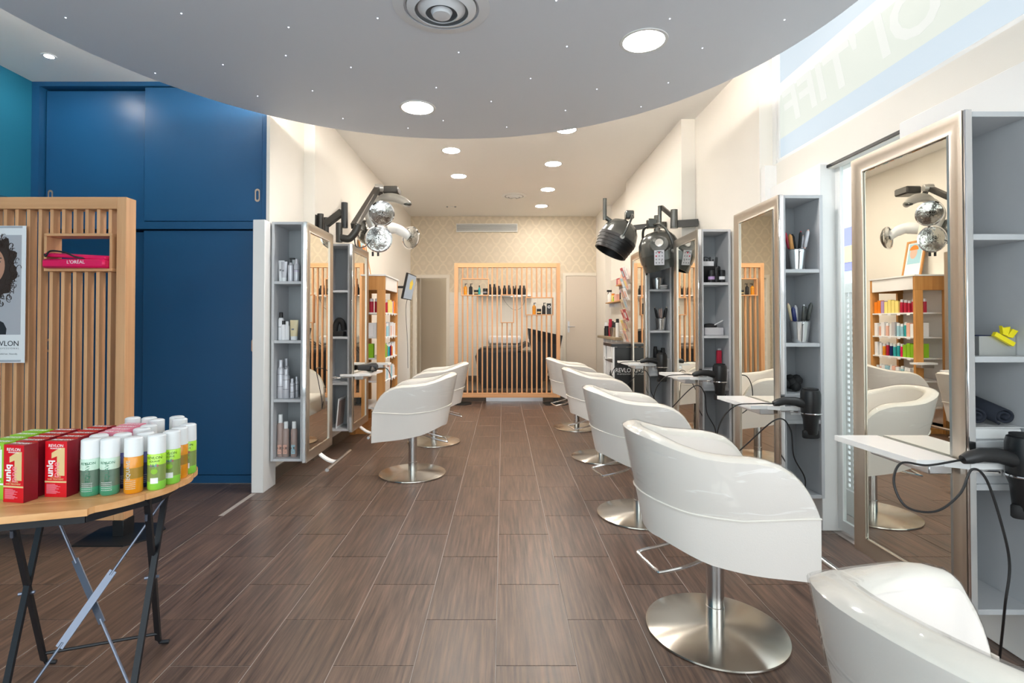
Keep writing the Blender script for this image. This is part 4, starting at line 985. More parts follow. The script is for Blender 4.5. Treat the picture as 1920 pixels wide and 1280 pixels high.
def spray_bottle(x, y, kind, label, rz=0.0, r=0.0265, h=0.176):
    t = T('spray_bottle', label, 'bottle', (x, y, top), rz, 'two-phase spray bottles on the bistro table')
    hc = h * 0.66
    low, up, foot = {'green': ('liq_dusk', 'chalk_green', 'liq_green'), 'orange': ('liq_brown', 'amber', 'amber'), 'blue': ('navy', 'indigo', 'navy'), 'kids': ('liq_olive', 'liq_lime', 'liq_kids'), 'teal': ('teal', 'teal', 'teal')}[kind]
    a, b, c = 0.0, h * 0.16, h * 0.46
    if kind == 'orange': b = h * 0.27
    t.part('body', MB().lathe([(r - 0.003, 0), (r, 0.004), (r, b)], n=28), foot)
    t.part('liquid', MB().lathe([(r, b), (r, c)], n=28), low); t.part('upper_liquid', MB().lathe([(r, c), (r, hc - 0.004), (r - 0.002, hc)], n=28), up)
    t.part('cap', MB().lathe([(r - 0.0005, hc), (r - 0.001, h - 0.004), (r - 0.005, h - 0.001), (r - 0.008, h)], n=28), 'capwhite')
    def wrap(mb):   # bend flat print round the bottle (local x -> angle)
        o = MB(); R_ = r + 0.0006
        o.add([Vector((math.sin(p.x / R_) * R_, -math.cos(p.x / R_) * R_, p.z)) for p in mb.v], mb.f); return o
    F0 = lambda u, z: frame_mtx((u, 0, z), (1, 0, 0), (0, 0, 1)); FV = lambda u, z: frame_mtx((u, 0, z), (0, 0, 1), (-1, 0, 0))
    pr_ = 'white_print' if kind != 'kids' else 'dark_print'
    if kind in ('orange', 'blue'):
        t.part('lettering', wrap(text_mb('EQUAVE', 0.0165, FV(-0.008, 0.075), 0.0002, bold=0.0004 if kind == 'orange' else 0)), 'white_print', smooth=0)
    if kind == 'green':
        t.part('lettering', wrap(text_mb('EQUAVE', 0.0165, FV(0.0, 0.075), 0.0002)), 'liq_green', smooth=0)
        t.part('lettering', wrap(text_mb('REVLON', 0.011, F0(0, 0.102), 0.0002)), 'liq_green', smooth=0)
    if kind == 'kids':
        t.part('lettering', wrap(text_mb('REVLON', 0.012, F0(0, 0.104), 0.0002)), 'dark_print', smooth=0)
        t.part('lettering', wrap(text_mb('EQUAVE', 0.008, F0(0, 0.093), 0.0002)), 'dark_print', smooth=0)
        for i, (ch_, cl) in enumerate((('k', 'lilac'), ('i', 'teal'), ('d', 'skyb'), ('s', 'pink_print'))):
            t.part('lettering', wrap(text_mb(ch_, 0.014, F0(-0.009 + i * 0.0062, 0.080), 0.0003, bold=0.0004)), cl, smooth=0)
        ap = MB(); qs = [2 * PI * i / 20 for i in range(21)]
        ap.grid([[Vector((math.cos(q) * 0.0098 * f_, 0, 0.061 + math.sin(q) * 0.0088 * f_ * (1 - 0.16 * max(0, math.sin(q)) ** 6))) for q in qs] for f_ in (0.02, 0.4, 0.75, 1.0)])
        ap.grid([[Vector((0.001 + 0.004 * k_, 0, 0.0695 + 0.005 * k_)), Vector((0.003 + 0.004 * k_, 0, 0.0690 + 0.004 * k_))] for k_ in (0, 0.5, 1)])
        t.part('apple_print', wrap(ap), 'lime', smooth=0)
        t.part('label_print', wrap(MB().grid([[Vector((-0.011 + 0.022 * i / 8, 0, z_)) for i in range(9)] for z_ in (0.022, 0.031, 0.040)])), 'white_print', smooth=0)
    else:
        ln = MB()
        for i in range(5): ln.box(-0.018, 0.010 + 0.008 * ((i * 3) % 4) / 4, -0.0002, 0.0002, 0.040 - i * 0.006, 0.0418 - i * 0.006)
        # long lines wrap poorly as one quad: split
        l2_ = MB()
        for i in range(5):
            for k in range(7): l2_.box(-0.018 + k * 0.0044, -0.018 + (k + 0.85) * 0.0044, -0.0002, 0.0002, 0.040 - i * 0.006, 0.0418 - i * 0.006)
        t.part('small_print', wrap(l2_), 'white_print', smooth=0, kind='stuff')
bot = [('green', 157, 932, None, 'pale green two-phase spray bottle beside the red carton row'), ('green', 194, 930, None, 'pale green two-phase spray bottle between its twin and the blue bottle'),
       ('blue', 218, 917, None, 'dark blue spray bottle between the green and the orange bottle'), ('orange', 239, 927, None, 'orange spray bottle at the table rim between the blue ones'), ('blue', 262, 914, None, 'dark blue spray bottle between the orange and the apple bottle'),
       ('kids', 283, 920, None, 'lime apple-print spray bottle next to the blue bottle'), ('kids', 312, 909, None, 'lime apple-print spray bottle with white label, next to an orange one'), ('orange', 327, 899, None, 'orange spray bottle half hidden behind an apple-print bottle'),
       ('kids', 344, 890, None, 'lime spray bottle standing alone at the rounded table end')]
for kind, px, py, _, lab in bot:
    p = W(px, py, 1.0); k = (CH - TZ) / (CH - p.z); spray_bottle(p.x * k, k + 0.0265, kind, lab, -math.atan2(p.x, 1.0) * -1 if False else math.atan2(-p.x, 1.0) * 0.55)
for kind, px, py, lab in (('teal', 249, 782, 'tall white-capped teal bottle behind the blue and orange ones'), ('kids', 280, 782, 'white-capped bottle at the far rim behind the apple-print bottle'), ('green', 294, 785.5, 'white-capped bottle second from the far rim, middle file'),
                          ('green', 279, 796, 'white-capped bottle in the middle file, half way to the far rim'), ('blue', 266, 802, 'white-capped blue bottle just behind the apple-print bottle'), ('kids', 332, 780, 'white-capped bottle at the far rim of the end file'), ('orange', 337, 784, 'white-capped bottle second from the far rim, end file'),
                          ('green', 186, 814, 'pale green spray bottle behind the two outer green ones')):
    p = W(px, py, 1.0); hh = TZ + 0.176; k = (CH - hh) / (CH - p.z)
    spray_bottle(p.x * k, k, kind, lab, math.atan2(-p.x, 1.0) * 0.55)

# ================================================================== LAMP DRYER ON THE LEFT WALL
YL = 4.90
ld = T('lamp_dryer', 'wall mounted lamp dryer with four chrome heads on a dark folding arm', 'hair dryer', (XLF + 0.002, YL, 1.95))
V = lambda px, py, dd=0.0: W(px, py, YL + dd)
a = V(595, 402); b = V(595, 432)
ld.part('wall_plate', MB().box(XLF + 0.0005, XLF + 0.008, YL - 0.06, YL + 0.06, 2.04, 2.26), 'darkarm', True)
ld.part('hinge', MB().cyl(V(601, 434), V(601, 401), 0.029, n=20), 'darkarm', True)
ld.part('hinge', MB().cyl(V(612, 450, -0.02), V(612, 408, -0.02), 0.024, n=20), 'darkarm', True)
ld.part('arm', MB().bar(V(612, 420, -0.02), V(642, 397, -0.05), 0.05, 0.06), 'darkarm', True)
ld.part('hinge', MB().cyl(V(646, 427, -0.06), V(646, 380, -0.06), 0.030, n=24), 'black', True)
ld.part('hinge', MB().cyl(V(636, 454, -0.10), V(636, 418, -0.10), 0.030, n=24), 'darkarm', True)
ld.part('elbow', MB().tube(spline([V(640, 446, -0.1), V(655, 447, -0.1), V(666, 435, -0.1), V(672, 420, -0.1)], 5), 0.034, 14), 'darkarm', True)
ld.part('arm', MB().bar(V(664, 424, -0.10), V(708, 353, 0.870), 0.06, 0.05), 'darkarm', True)
ld.part('arm_cover', MB().bar(V(668, 421, -0.135), V(709, 352, 0.835), 0.008, 0.014), 'silverplast', True)
ld.part('joint_cap', MB().lathe([(0.0, -0.05), (0.038, -0.045), (0.042, 0.0), (0.038, 0.045), (0, 0.05)], V(711, 352, 0.870), (1, 0.2, 0), 20), 'silverplast', True)
ld.part('arm', MB().bar(V(716, 375, 0.930), V(711, 352, 0.890), 0.04, 0.04), 'darkarm', True)
pw_ = V(735, 359, 1.020)
ld.part('control_box', MB().bbox(pw_.x - 0.085, pw_.x + 0.085, pw_.y - 0.10, pw_.y + 0.10, pw_.z - 0.042, pw_.z + 0.042, 0.014), 'darkarm', True)
# curved carrier of the heads
spine = spline([V(716, 372, 0.920), V(702, 381, 0.850), V(692, 400, 0.830), V(700, 425, 0.850), V(708, 450, 0.870), V(710, 462, 0.890)], 6)
ld.part('carrier', MB().tube(spine, [0.036 + 0.014 * math.sin(PI * i / (len(spine) - 1)) for i in range(len(spine))], 16), 'silverplast', True)
ld.part('carrier_wing', MB().tube(spline([V(722, 428, 0.950), V(740, 428, 1.020), V(755, 435, 1.050), V(768, 444, 1.070)], 5), [0.064] * 5 + [0.058] * 5 + [0.052] * 6, 18), 'white_plastic', True)
hood = spline([V(700, 384, 0.850), V(718, 372, 0.830), V(738, 371, 0.790), V(756, 377, 0.750), V(768, 384, 0.720)], 6)
ld.part('front_visor', MB().tube(hood, [0.024 + 0.026 * math.sin(PI * (0.15 + 0.75 * i / (len(hood) - 1))) for i in range(len(hood))], 14), 'silverplast', True)
ld.part('visor_tip', MB().ball(V(764, 383, 0.710), 0.045, 14, (1, 0.8, 0.35)), 'graphite', True)
def lamp_head(c, n_, r, back):
    n_ = Vector(n_).normalized()
    h = ld.part('lamp_head', MB().lathe([(0.0, -0.055), (r * 0.55, -0.048), (r * 0.9, -0.022), (r, 0.0), (r * 0.98, 0.008)], c, n_, 32), back, True)
    q = c + n_ * 0.0085
    o = MB().lathe([(r * 0.93, 0.0), (r * 0.75, -0.014 + 0.016), (r * 0.45, 0.012), (r * 0.2, 0.014), (0.0, 0.0145)], (0, 0, 0), (0, 0, 1), 32)
    f_ = link('lamp_face', o.mesh('lamp_face', 'lamp_face'), h); f_.location = q - ld.loc; f_.rotation_mode = 'QUATERNION'; f_.rotation_quaternion = Vector((0, 0, 1)).rotation_difference(n_)
    o = MB().lathe([(r * 0.93, 0.0), (r * 1.03, 0.0), (r * 1.05, 0.010), (r * 0.95, 0.014)], c + n_ * 0.002, n_, 32, ring=True)
    ld.part('head_ring', o, 'chrome', True, under=h)
lamp_head(V(716, 400, 0.800), (0.30, -0.85, -0.30), 0.130, 'silverplast')
lamp_head(V(710, 448, 0.820), (0.18, -0.92, -0.10), 0.140, 'silverplast')
lamp_head(V(683, 435, 0.850), (0.90, -0.42, 0.0), 0.130, 'graphite')
lamp_head(V(771, 446, 1.050), (-0.55, -0.80, 0.02), 0.126, 'graphite')
for px in (699, 709): ld.part('peg', MB().cyl(V(px, 472, 0.87), V(px, 480, 0.87), 0.012, n=10), 'black', True)
ld.part('cable', MB().tube(spline([V(664, 440, -0.1), V(668, 462, 0.15), V(684, 462, 0.5), V(696, 450, 0.72)], 6), 0.006, 6), 'cable', True)

# ================================================================== TWO HOOD DRYERS ON THE RIGHT
def hood_dryer(c, axis, r, label, arm_pts, wall_pt, ringed, panel):
    """bonnet: axis points to its open mouth"""
    ax = Vector(axis).normalized(); t = T('hood_dryer', label, 'hood dryer', wall_pt)
    dome = [(0.0, -r * 0.98), (r * 0.35, -r * 0.95), (r * 0.66, -r * 0.80), (r * 0.86, -r * 0.52), (r * 0.96, -r * 0.18), (r, 0.0)]
    t.part('dome', MB().lathe(dome + [(r * 0.985, 0.0)], c, ax, 40), 'gunmetal', True)
    sk = [(r, 0.0)]
    for k in range(5 if ringed else 2):
        h0 = r * (0.02 + k * (0.17 if ringed else 0.40)); h1 = r * (0.02 + (k + 1) * (0.17 if ringed else 0.40))
        rr = r * (1 - 0.035 * k); sk += [(rr, h0), (rr * 1.0, h1 - 0.006), (rr - 0.006, h1 - 0.005)]
    re, he = sk[-1]
    sk += [(re, he), (re - 0.012, he), (re - 0.012, he - 0.01), (re - 0.02, r * 0.1), (re - 0.08, -r * 0.5), (0.0, -r * 0.6)]
    t.part('visor', MB().lathe(sk, c, ax, 40), 'graphite' if not ringed else 'black', True)
    up = Vector((0, 0, 1)); side = ax.cross(up).normalized()
    yk = [c + side * r * 1.03 + ax * 0.02, c + side * r * 1.10 - ax * r * 0.45, c + side * r * 0.75 - ax * r * 1.18, c - ax * r * 1.30, c - side * r * 0.75 - ax * r * 1.18, c - side * r * 1.10 - ax * r * 0.45, c - side * r * 1.03 + ax * 0.02]
    yk = spline(yk, 6)
    m_ = MB()
    t.part('yoke', m_.tube(yk, 0.013, 10), 'gunmetal', True)
    for s_ in (-1, 1): t.part('pivot', MB().cyl(c + side * s_ * r * 0.96 + ax * 0.02, c + side * s_ * r * 1.09 + ax * 0.02, 0.022, n=14), 'silverplast', True)
    hub = c - ax * r * 1.30
    t.part('hub', MB().bbox(hub.x - 0.045, hub.x + 0.045, hub.y - 0.04, hub.y + 0.04, hub.z - 0.03, hub.z + 0.06, 0.01), 'gunmetal', True)
    for i, (p, q, w, nm_) in enumerate(arm_pts): t.part(nm_, MB().cyl(p, q, w, w * 0.92, n=16) if nm_ != 'arm' else MB().bar(p, q, w, w * 1.3), 'darkarm' if nm_ == 'arm' else 'gunmetal', True)
    if panel:
        # front collar, knob and key panel on the side facing the entrance
        f = Vector((-0.30, -0.92, 0.25)).normalized()
        k = c + f * r * 0.86
        t.part('front_collar', MB().lathe([(r * 0.45, -0.03), (r * 0.48, 0.0), (r * 0.40, 0.018), (0.0, 0.02)], k, f, 28), 'gunmetal', True)
        t.part('knob', MB().lathe([(0.040, 0.0), (0.038, 0.012), (0.0, 0.016)], k + f * 0.02 + Vector((0, 0, 0.005)), f, 20), 'silverplast', True)
        dn = (Vector((0.0, 0.0, -1)) - f * Vector((0, 0, -1)).dot(f)).normalized(); sx = dn.cross(f).normalized()
        pan = k + dn * 0.125 - f * 0.022
        g = (f + dn * 0.55).normalized(); dn2 = (dn - g * dn.dot(g)).normalized(); sx = dn2.cross(g).normalized()
        sx = -sx if sx.x < 0 else sx
        pm = MB(); hw_, hh_ = 0.045, 0.07
        cs = [pan + sx * a_ * hw_ + dn2 * b_ * hh_ + g * e_ for e_ in (0.0, 0.012) for a_, b_ in ((-1, -1), (1, -1), (1, 1), (-1, 1))]
        pm.add(cs, [(0, 1, 2, 3), (4, 5, 6, 7), (0, 1, 5, 4), (1, 2, 6, 5), (2, 3, 7, 6), (3, 0, 4, 7)])
        kp = t.part('key_panel', pm, 'silverp', True)
        for r_ in range(4):
            for c_ in range(3):
                p = pan + sx * (c_ - 1) * 0.027 + dn2 * (r_ - 1.5) * 0.032 + g * 0.0125
                t.part('key', MB().lathe([(0.008, 0), (0.007, 0.003), (0, 0.003)], p, g, 10), 'crimson' if (r_, c_) == (0, 1) or (r_ == 1 and c_ == 0) else 'grey_print', True, under=kp)
    return t
ya, yb = 5.55, 5.13
ca, cb_ = W(1158, 447, ya), W(1237, 471, yb)
wp = Vector((XRF - 0.005, 5.62, 2.05))
arms = [(W(1134, 412, ya), W(1134, 372, ya), 0.022, 'upright'), (W(1136, 408, ya), W(1150, 418, ya), 0.024, 'link'), (W(1160, 430, ya + 0.15), W(1232, 422, 5.62), 0.04, 'arm'), (W(1232, 438, 5.62), W(1232, 404, 5.62), 0.035, 'post'), (W(1232, 422, 5.62), Vector((XRF - 0.006, 5.62, W(1232, 422, 5.62).z)), 0.05, 'arm')]
hood_dryer(ca, (-0.46, -0.02, -0.86), 0.205, 'ribbed grey and black hood dryer hanging tilted from a thin upright', arms, wp, True, False)
wp2 = Vector((XR - 0.005, 5.06, 2.05))
arms2 = [(W(1237, 426, yb + 0.12), W(1237, 386, yb + 0.12), 0.020, 'upright'), (W(1240, 388, yb + 0.12), W(1266, 410, yb - 0.02), 0.03, 'arm'), (W(1264, 428, yb - 0.05), W(1264, 393, yb - 0.05), 0.036, 'post'), (W(1266, 420, yb - 0.02), Vector((XR - 0.006, 5.06, W(1266, 420, yb).z)), 0.05, 'arm')]
hood_dryer(cb_, (0.30, 0.10, -0.88), 0.205, 'dark grey hood dryer with a key panel and pale round knob', arms2, wp2, False, True)

# ================================================================== OAK PRODUCT SHELF, LEFT WALL
UX0, UX1, UY0, UY1 = -1.733, -1.335, 5.93, 6.66
us = T('product_shelf', 'oak product display unit with white shelves against the left wall', 'shelf unit', ((UX0 + UX1) / 2, (UY0 + UY1) / 2, 0))
B = lambda x0, x1, y0, y1, z0, z1: MB().bbox(x0, x1, y0, y1, z0, z1, 0.002)
zt2 = 1.79
for x0, x1 in ((UX0, UX0 + 0.07), (UX1 - 0.09, UX1)):
    for y0, y1 in ((UY0, UY0 + 0.035), (UY1 - 0.035, UY1)): us.part('post', B(x0, x1, y0, y1, 0.0, zt2 - 0.16), 'oak', True)
for y0, y1 in ((UY0, UY0 + 0.035), (UY1 - 0.035, UY1)): us.part('side_header', B(UX0, UX1, y0, y1, zt2 - 0.16, zt2), 'oak', True)
us.part('front_header', B(UX1 - 0.02, UX1 - 0.002, UY0 + 0.035, UY1 - 0.035, zt2 - 0.15, zt2), 'white_gloss', True)
us.part('top_board', B(UX0 - 0.002, UX1 + 0.012, UY0 - 0.01, UY1 + 0.01, zt2, zt2 + 0.018), 'white_gloss', True)
us.part('back_panel', B(UX0, UX0 + 0.008, UY0 + 0.036, UY1 - 0.036, 0.06, zt2 - 0.16), 'white_gloss', True)
us.part('plinth', B(UX0, UX1 - 0.01, UY0 + 0.036, UY1 - 0.036, 0.0, 0.06), 'oak_y', True)
SHZ = [1.378, 1.10, 0.86, 0.60, 0.30]
for z in SHZ:
    us.part('shelf', B(UX0 + 0.008, UX1 - 0.002, UY0 + 0.036, UY1 - 0.036, z - 0.018, z), 'white_gloss', True)
    for k in range(4): us.part('price_tag', MB().box(UX1 - 0.0018, UX1 - 0.0008, UY0 + 0.08 + k * 0.15, UY0 + 0.13 + k * 0.15, z - 0.030, z - 0.002), 'paper', True, smooth=0)
small_n = {}
def item(nm, p, r, h, m, cap=None, label='', group=None, boxy=False, d=None, cat='bottle', neck=0.0):
    """small product: one mesh, two materials"""
    mb = MB()
    if boxy: mb.box(-r, r, -(d or r), (d or r), 0, h)
    else:
        ch_ = h * 0.78 if cap else h
        mb.lathe([(r * 0.94, 0), (r, h * 0.02), (r, ch_ * (1 - neck)), (r * (0.55 if neck else 0.96), ch_)], n=14)
        if cap: mb.slot(1).lathe([(r * (0.5 if neck else 0.86), ch_), (r * (0.45 if neck else 0.84), h * 0.985), (r * 0.3, h)], n=14)
    o = link(nm, mb.mesh(nm, [m, cap or m]), None, p); tag(o, label, cat, group); return o
G = 'hair products on the oak display unit'
rowdef = {0: [('orange', 1), ('orange', 1), ('lilac', 1), ('lemon', 1), ('lemon', 1), ('lemon', 1), ('lemon', 1), ('crimson', 0), ('crimson', 0), ('crimson', 0), ('crimson', 0)],
          1: [('paper', 1), ('peach', 0), ('paper', 1), ('peach', 0), ('paper', 0), ('silverp', 1), ('skyb', 0), ('skyb', 0), ('teal', 0), ('peach', 1), ('paper', 1)],
          2: [('paper', 1), ('paper', 0), ('amber', 0), ('crimson', 0), ('navy', 0), ('teal', 0), ('teal', 0), ('hot_pink', 0), ('lime', 1), ('lime', 1), ('lime', 1)],
          3: [('paper', 0), ('peach', 0), ('paper', 1), ('skyb', 1), ('paper', 0), ('peach', 1), ('paper', 1), ('skyb', 0), ('paper', 0), ('paper', 1), ('silverp', 0)],
          4: [('paper', 1), ('silverp', 1), ('paper', 0), ('silverp', 0), ('paper', 1), ('paper', 0), ('skyb', 0), ('paper', 0), ('crimson', 0), ('paper', 1), ('lilac', 0)]}
cname = {'orange': 'orange', 'lilac': 'lilac', 'lemon': 'yellow', 'crimson': 'dark red', 'paper': 'white', 'peach': 'peach', 'silverp': 'silver', 'skyb': 'sky blue', 'teal': 'teal', 'amber': 'amber', 'navy': 'navy', 'hot_pink': 'bright pink', 'lime': 'lime green'}
SN = ['top', 'second', 'third', 'fourth', 'lowest']
cnt = {}
for k, row in rowdef.items():
    for i, (m, bx) in enumerate(row):
        yy = UY1 - 0.07 - i * 0.058; hh = (0.155, 0.165, 0.16, 0.15, 0.15)[k] * (0.9 + 0.12 * ((i * 5 + k) % 3) / 2)
        lab = '%s hair product %s on the %s shelf of the oak display unit' % (cname[m], 'carton' if bx else 'bottle', SN[k])
        item('product_carton' if bx else 'product_bottle', (UX1 - 0.045, yy, SHZ[k] + 0.0005), 0.024 if bx else 0.021, hh, m, None if bx else ('capwhite' if m != 'crimson' else 'silverp'), lab, G + ', ' + cname[m] + (' cartons ' if bx else ' bottles ') + SN[k] + ' shelf', bool(bx), 0.025, 'carton' if bx else 'bottle')
# second rank seen from the open side
for k, m, bx in ((0, 'crimson', 0), (1, 'paper', 1), (2, 'lime', 1)):
    for q in range(2):
        if (k, q) == (2, 0): continue
        lab = '%s hair product %s, inner rank, %s shelf of the oak unit' % (cname[m], 'carton' if bx else 'bottle', SN[k])
        item('product_carton' if bx else 'product_bottle', (UX1 - 0.112 - q * 0.06, UY0 + 0.09, SHZ[k] + 0.0005), 0.029 if bx else 0.025, 0.16, m, None if bx else 'silverp', lab, G + ', inner rank ' + SN[k], bool(bx), 0.027, 'carton' if bx else 'bottle')
# framed picture leaning on top
fp_ = T('framed_picture', 'wood framed advert with a face leaning on top of the oak unit', 'picture', (-1.68, 6.38, zt2 + 0.019))
tl = Matrix.Translation((0.04, 0, 0)) @ Matrix.Rotation(R(-10), 4, 'Y')
for y0, y1, z0, z1 in ((-0.15, -0.125, 0, 0.46), (0.125, 0.15, 0, 0.46), (-0.125, 0.125, 0, 0.025), (-0.125, 0.125, 0.435, 0.46)): fp_.part('frame_bar', MB().box(-0.008, 0.008, y0, y1, z0, z1).xf(tl), 'oak')
fp_.part('sheet', MB().box(-0.004, 0.001, -0.125, 0.125, 0.025, 0.435).xf(tl), 'paper', smooth=0)
fp_.part('picture_print', MB().box(0.0012, 0.002, -0.10, 0.10, 0.17, 0.42).xf(tl), 'skyb', smooth=0)
fp_.part('face_print', MB().prism([(0.02 + math.cos(q) * 0.055, 0.31 + math.sin(q) * 0.075) for q in [2 * PI * i / 20 for i in range(20)]], 0.0022, 0.003, 'yz').xf(tl), 'peach', smooth=0)
fp_.part('hair_print', MB().prism([(0.02 + math.cos(q) * 0.07, 0.345 + math.sin(q) * 0.06) for q in [PI * i / 12 for i in range(13)]], 0.0032, 0.004, 'yz').xf(tl), 'orange', smooth=0)

# ------------------------------------------------------------------ television on its arm
yt = 8.35
tv = T('television', 'slim black television tilted on a wall arm beside the doorway', 'television', (XLF + 0.005, yt, 1.85))
mm = Matrix.Translation(W(768, 538, yt)) @ Matrix.Rotation(R(87), 4, 'Z') @ Matrix.Rotation(R(12), 4, 'X')
tv.part('housing', MB().bbox(-0.29, 0.29, -0.006, 0.03, -0.205, 0.205, 0.006).xf(mm), 'black', True)
tv.part('screen', MB().box(-0.275, 0.275, -0.008, -0.0065, -0.19, 0.19).xf(mm), 'tvglow', True, smooth=0)
tv.part('flower_image', MB().prism([(0.05 + math.cos(q) * 0.10 * (1 + 0.12 * math.sin(5 * q)), 0.04 + math.sin(q) * 0.08 * (1 + 0.12 * math.sin(5 * q))) for q in [2 * PI * i / 40 for i in range(40)]], -0.0095, -0.0082, 'xz').xf(mm), 'tvflower', True, smooth=0)
q = W(768, 538, yt) + Vector((-0.02, 0.02, 0))
tv.part('arm', MB().bar((XLF + 0.02, yt, q.z), q, 0.035, 0.035), 'black', True)
tv.part('wall_plate', MB().box(XLF + 0.001, XLF + 0.02, yt - 0.06, yt + 0.06, q.z - 0.10, q.z + 0.10), 'black', True)
tv.part('cable', MB().tube(spline([q + Vector((0, 0.0, -0.1)), W(761, 580, yt), W(764, 640, yt), W(765, 690, yt)], 6), 0.004, 6), 'cable', True)
so = T('wall_socket', 'white wall socket with plug below the television', 'socket', (XLF + 0.001, 8.36, W(763, 698, yt).z - 0.05))
so.part('plate', MB().bbox(0, 0.012, -0.05, 0.05, 0, 0.09, 0.002), 'white_gloss'); so.part('plug', MB().bbox(0.012, 0.05, -0.018, 0.018, 0.025, 0.06, 0.004), 'white_plastic')

# ================================================================== WASH CORNER BEHIND THE SECOND SCREEN
YR = 8.2
q = lambda px, py, d=YR: W(px, py, d)
xl, xr2 = q(852, 605).x, q(1050, 605).x
xs2 = [q(867.4 + 9.26 * k, 605).x for k in range(19)]
def cubb(x0, y0, x1, y1): a, b = q(x0, y1), q(x1, y0); return (a.x, b.x, a.z, b.z)
cubs = [cubb(865, 522, 917, 554.5), cubb(985, 557, 1037.5, 591), cubb(938.5, 552, 964, 605.5)]
rs = slat_screen('slatted_screen', 'blonde wooden slatted screen with small niches shielding the wash corner', YR, xl, xr2, 0.10, q(950, 493.5).z, 0.07, 0.022, 0.045, cubs, post=0.058, pd=0.07, rail=0.068, xs=xs2, base_x=(xl + 0.07, xr2 - 0.07))
def pump(x, y, z, m, label, h=0.16, r=0.028, group='care bottles in the wash screen niches'):
    t = T('pump_bottle', label, 'bottle', (x, y, z), 0, group)
    t.part('body', MB().lathe([(r * 0.95, 0), (r, 0.004), (r, h * 0.68), (r * 0.45, h * 0.75), (r * 0.42, h * 0.80)], n=16), m)
    t.part('pump', MB().cyl((0, 0, h * 0.80), (0, 0, h * 0.95), 0.006, n=8).bbox(-0.008, 0.032, -0.008, 0.008, h * 0.94, h, 0.002), 'black')
def jar(x, y, z, label, r=0.032, h=0.075, m='black', band='gold_print', group=None):
    t = T('jar', label, 'jar', (x, y, z), 0, group)
    t.part('pot', MB().lathe([(r * 0.95, 0), (r, 0.003), (r, h * 0.68)], n=18), m); t.part('band_print', MB().lathe([(r + 0.0004, h * 0.25), (r + 0.0004, h * 0.5)], n=18), band); t.part('lid', MB().lathe([(r * 1.02, h * 0.69), (r * 1.02, h * 0.98), (r * 0.95, h)], n=18), 'black')
z1_, z2_ = cubs[0][2] + 0.0165, cubs[1][2] + 0.0165
pump(q(873, 0).x, YR, z1_, 'amber', 'amber pump bottle in the upper niche of the wash screen', 0.175)
pump(q(883, 0).x, YR, z1_, 'black', 'black pump bottle in the upper niche of the wash screen', 0.175)
jar(q(893, 0).x, YR, z1_, 'black jar with gold band in the upper niche of the wash screen', group='jars in the wash screen niches')
item('dropper_bottle', (q(899, 0).x, YR + 0.02, z1_), 0.02, 0.15, 'teal', 'black', 'small teal bottle with dark cap in the upper screen niche', neck=0.3)
jar(q(910, 0).x, YR, z1_, 'tall black jar beside the teal bottle in the upper screen niche', 0.036, 0.10, 'black', 'grey_print', group='jars in the wash screen niches')
pump(q(1001, 0).x, YR, z2_, 'amber', 'amber pump bottle in the lower niche of the wash screen', 0.18)
jar(q(1010, 0).x, YR, z2_, 'black jar between pump bottles in the lower niche of the wash screen', 0.034, 0.085, group='jars in the wash screen niches')
pump(q(1019, 0).x, YR, z2_, 'black', 'black pump bottle in the lower niche of the wash screen', 0.18)
bx_ = T('gift_box', 'tall black carton with a pale round emblem in the lower screen niche', 'carton', (q(1028.5, 0).x, YR, z2_)); bx_.part('carton', MB().bbox(-0.032, 0.032, -0.032, 0.032, 0, 0.17, 0.001), 'black'); bx_.part('emblem', MB().lathe([(0.013, 0), (0.022, 0.0), (0.022, 0.0008), (0.013, 0.0008)], (0, -0.0325, 0.115), (0, -1, 0), 20, ring=True), 'paper')
# wall shelf behind with a row of dark bottles
ys = 9.74
za = W(950, 553, ys).z
ws = T('wall_shelf', 'thin white wall shelf behind the wash screen with a hanging cord', 'shelf', (W(947, 0, ys).x, YB - 0.012, za - 0.03))
hw = (W(997, 0, ys).x - W(898, 0, ys).x) / 2
ws.part('board', MB().bbox(-hw, hw, -0.19, -0.0005, 0.005, 0.03, 0.002), 'white_gloss'); ws.part('tag_strip', MB().box(0.1, 0.30, -0.192, -0.1905, -0.01, 0.028), 'paper')
ws.part('hanging_cord', MB().tube(spline([(-0.05, -0.1, 0.004), (0.02, -0.1, -0.12), (0.16, -0.1, -0.24), (0.30, -0.1, -0.20), (0.40, -0.1, 0.004)], 8), 0.003, 6), 'cable')
for k, px in enumerate((919, 927, 935.5, 946, 954, 962, 968, 975, 982)):
    item('dark_bottle', (W(px, 0, ys).x, ys - 0.02 + 0.03 * (k % 2), za + 0.0005), 0.036, (0.20, 0.205, 0.17, 0.18, 0.18, 0.17, 0.18, 0.18, 0.175)[k], 'black', 'black', 'dark shampoo bottle in the row on the wall shelf behind the wash screen', 'dark bottles on the shelf behind the wash screen', neck=0.25)
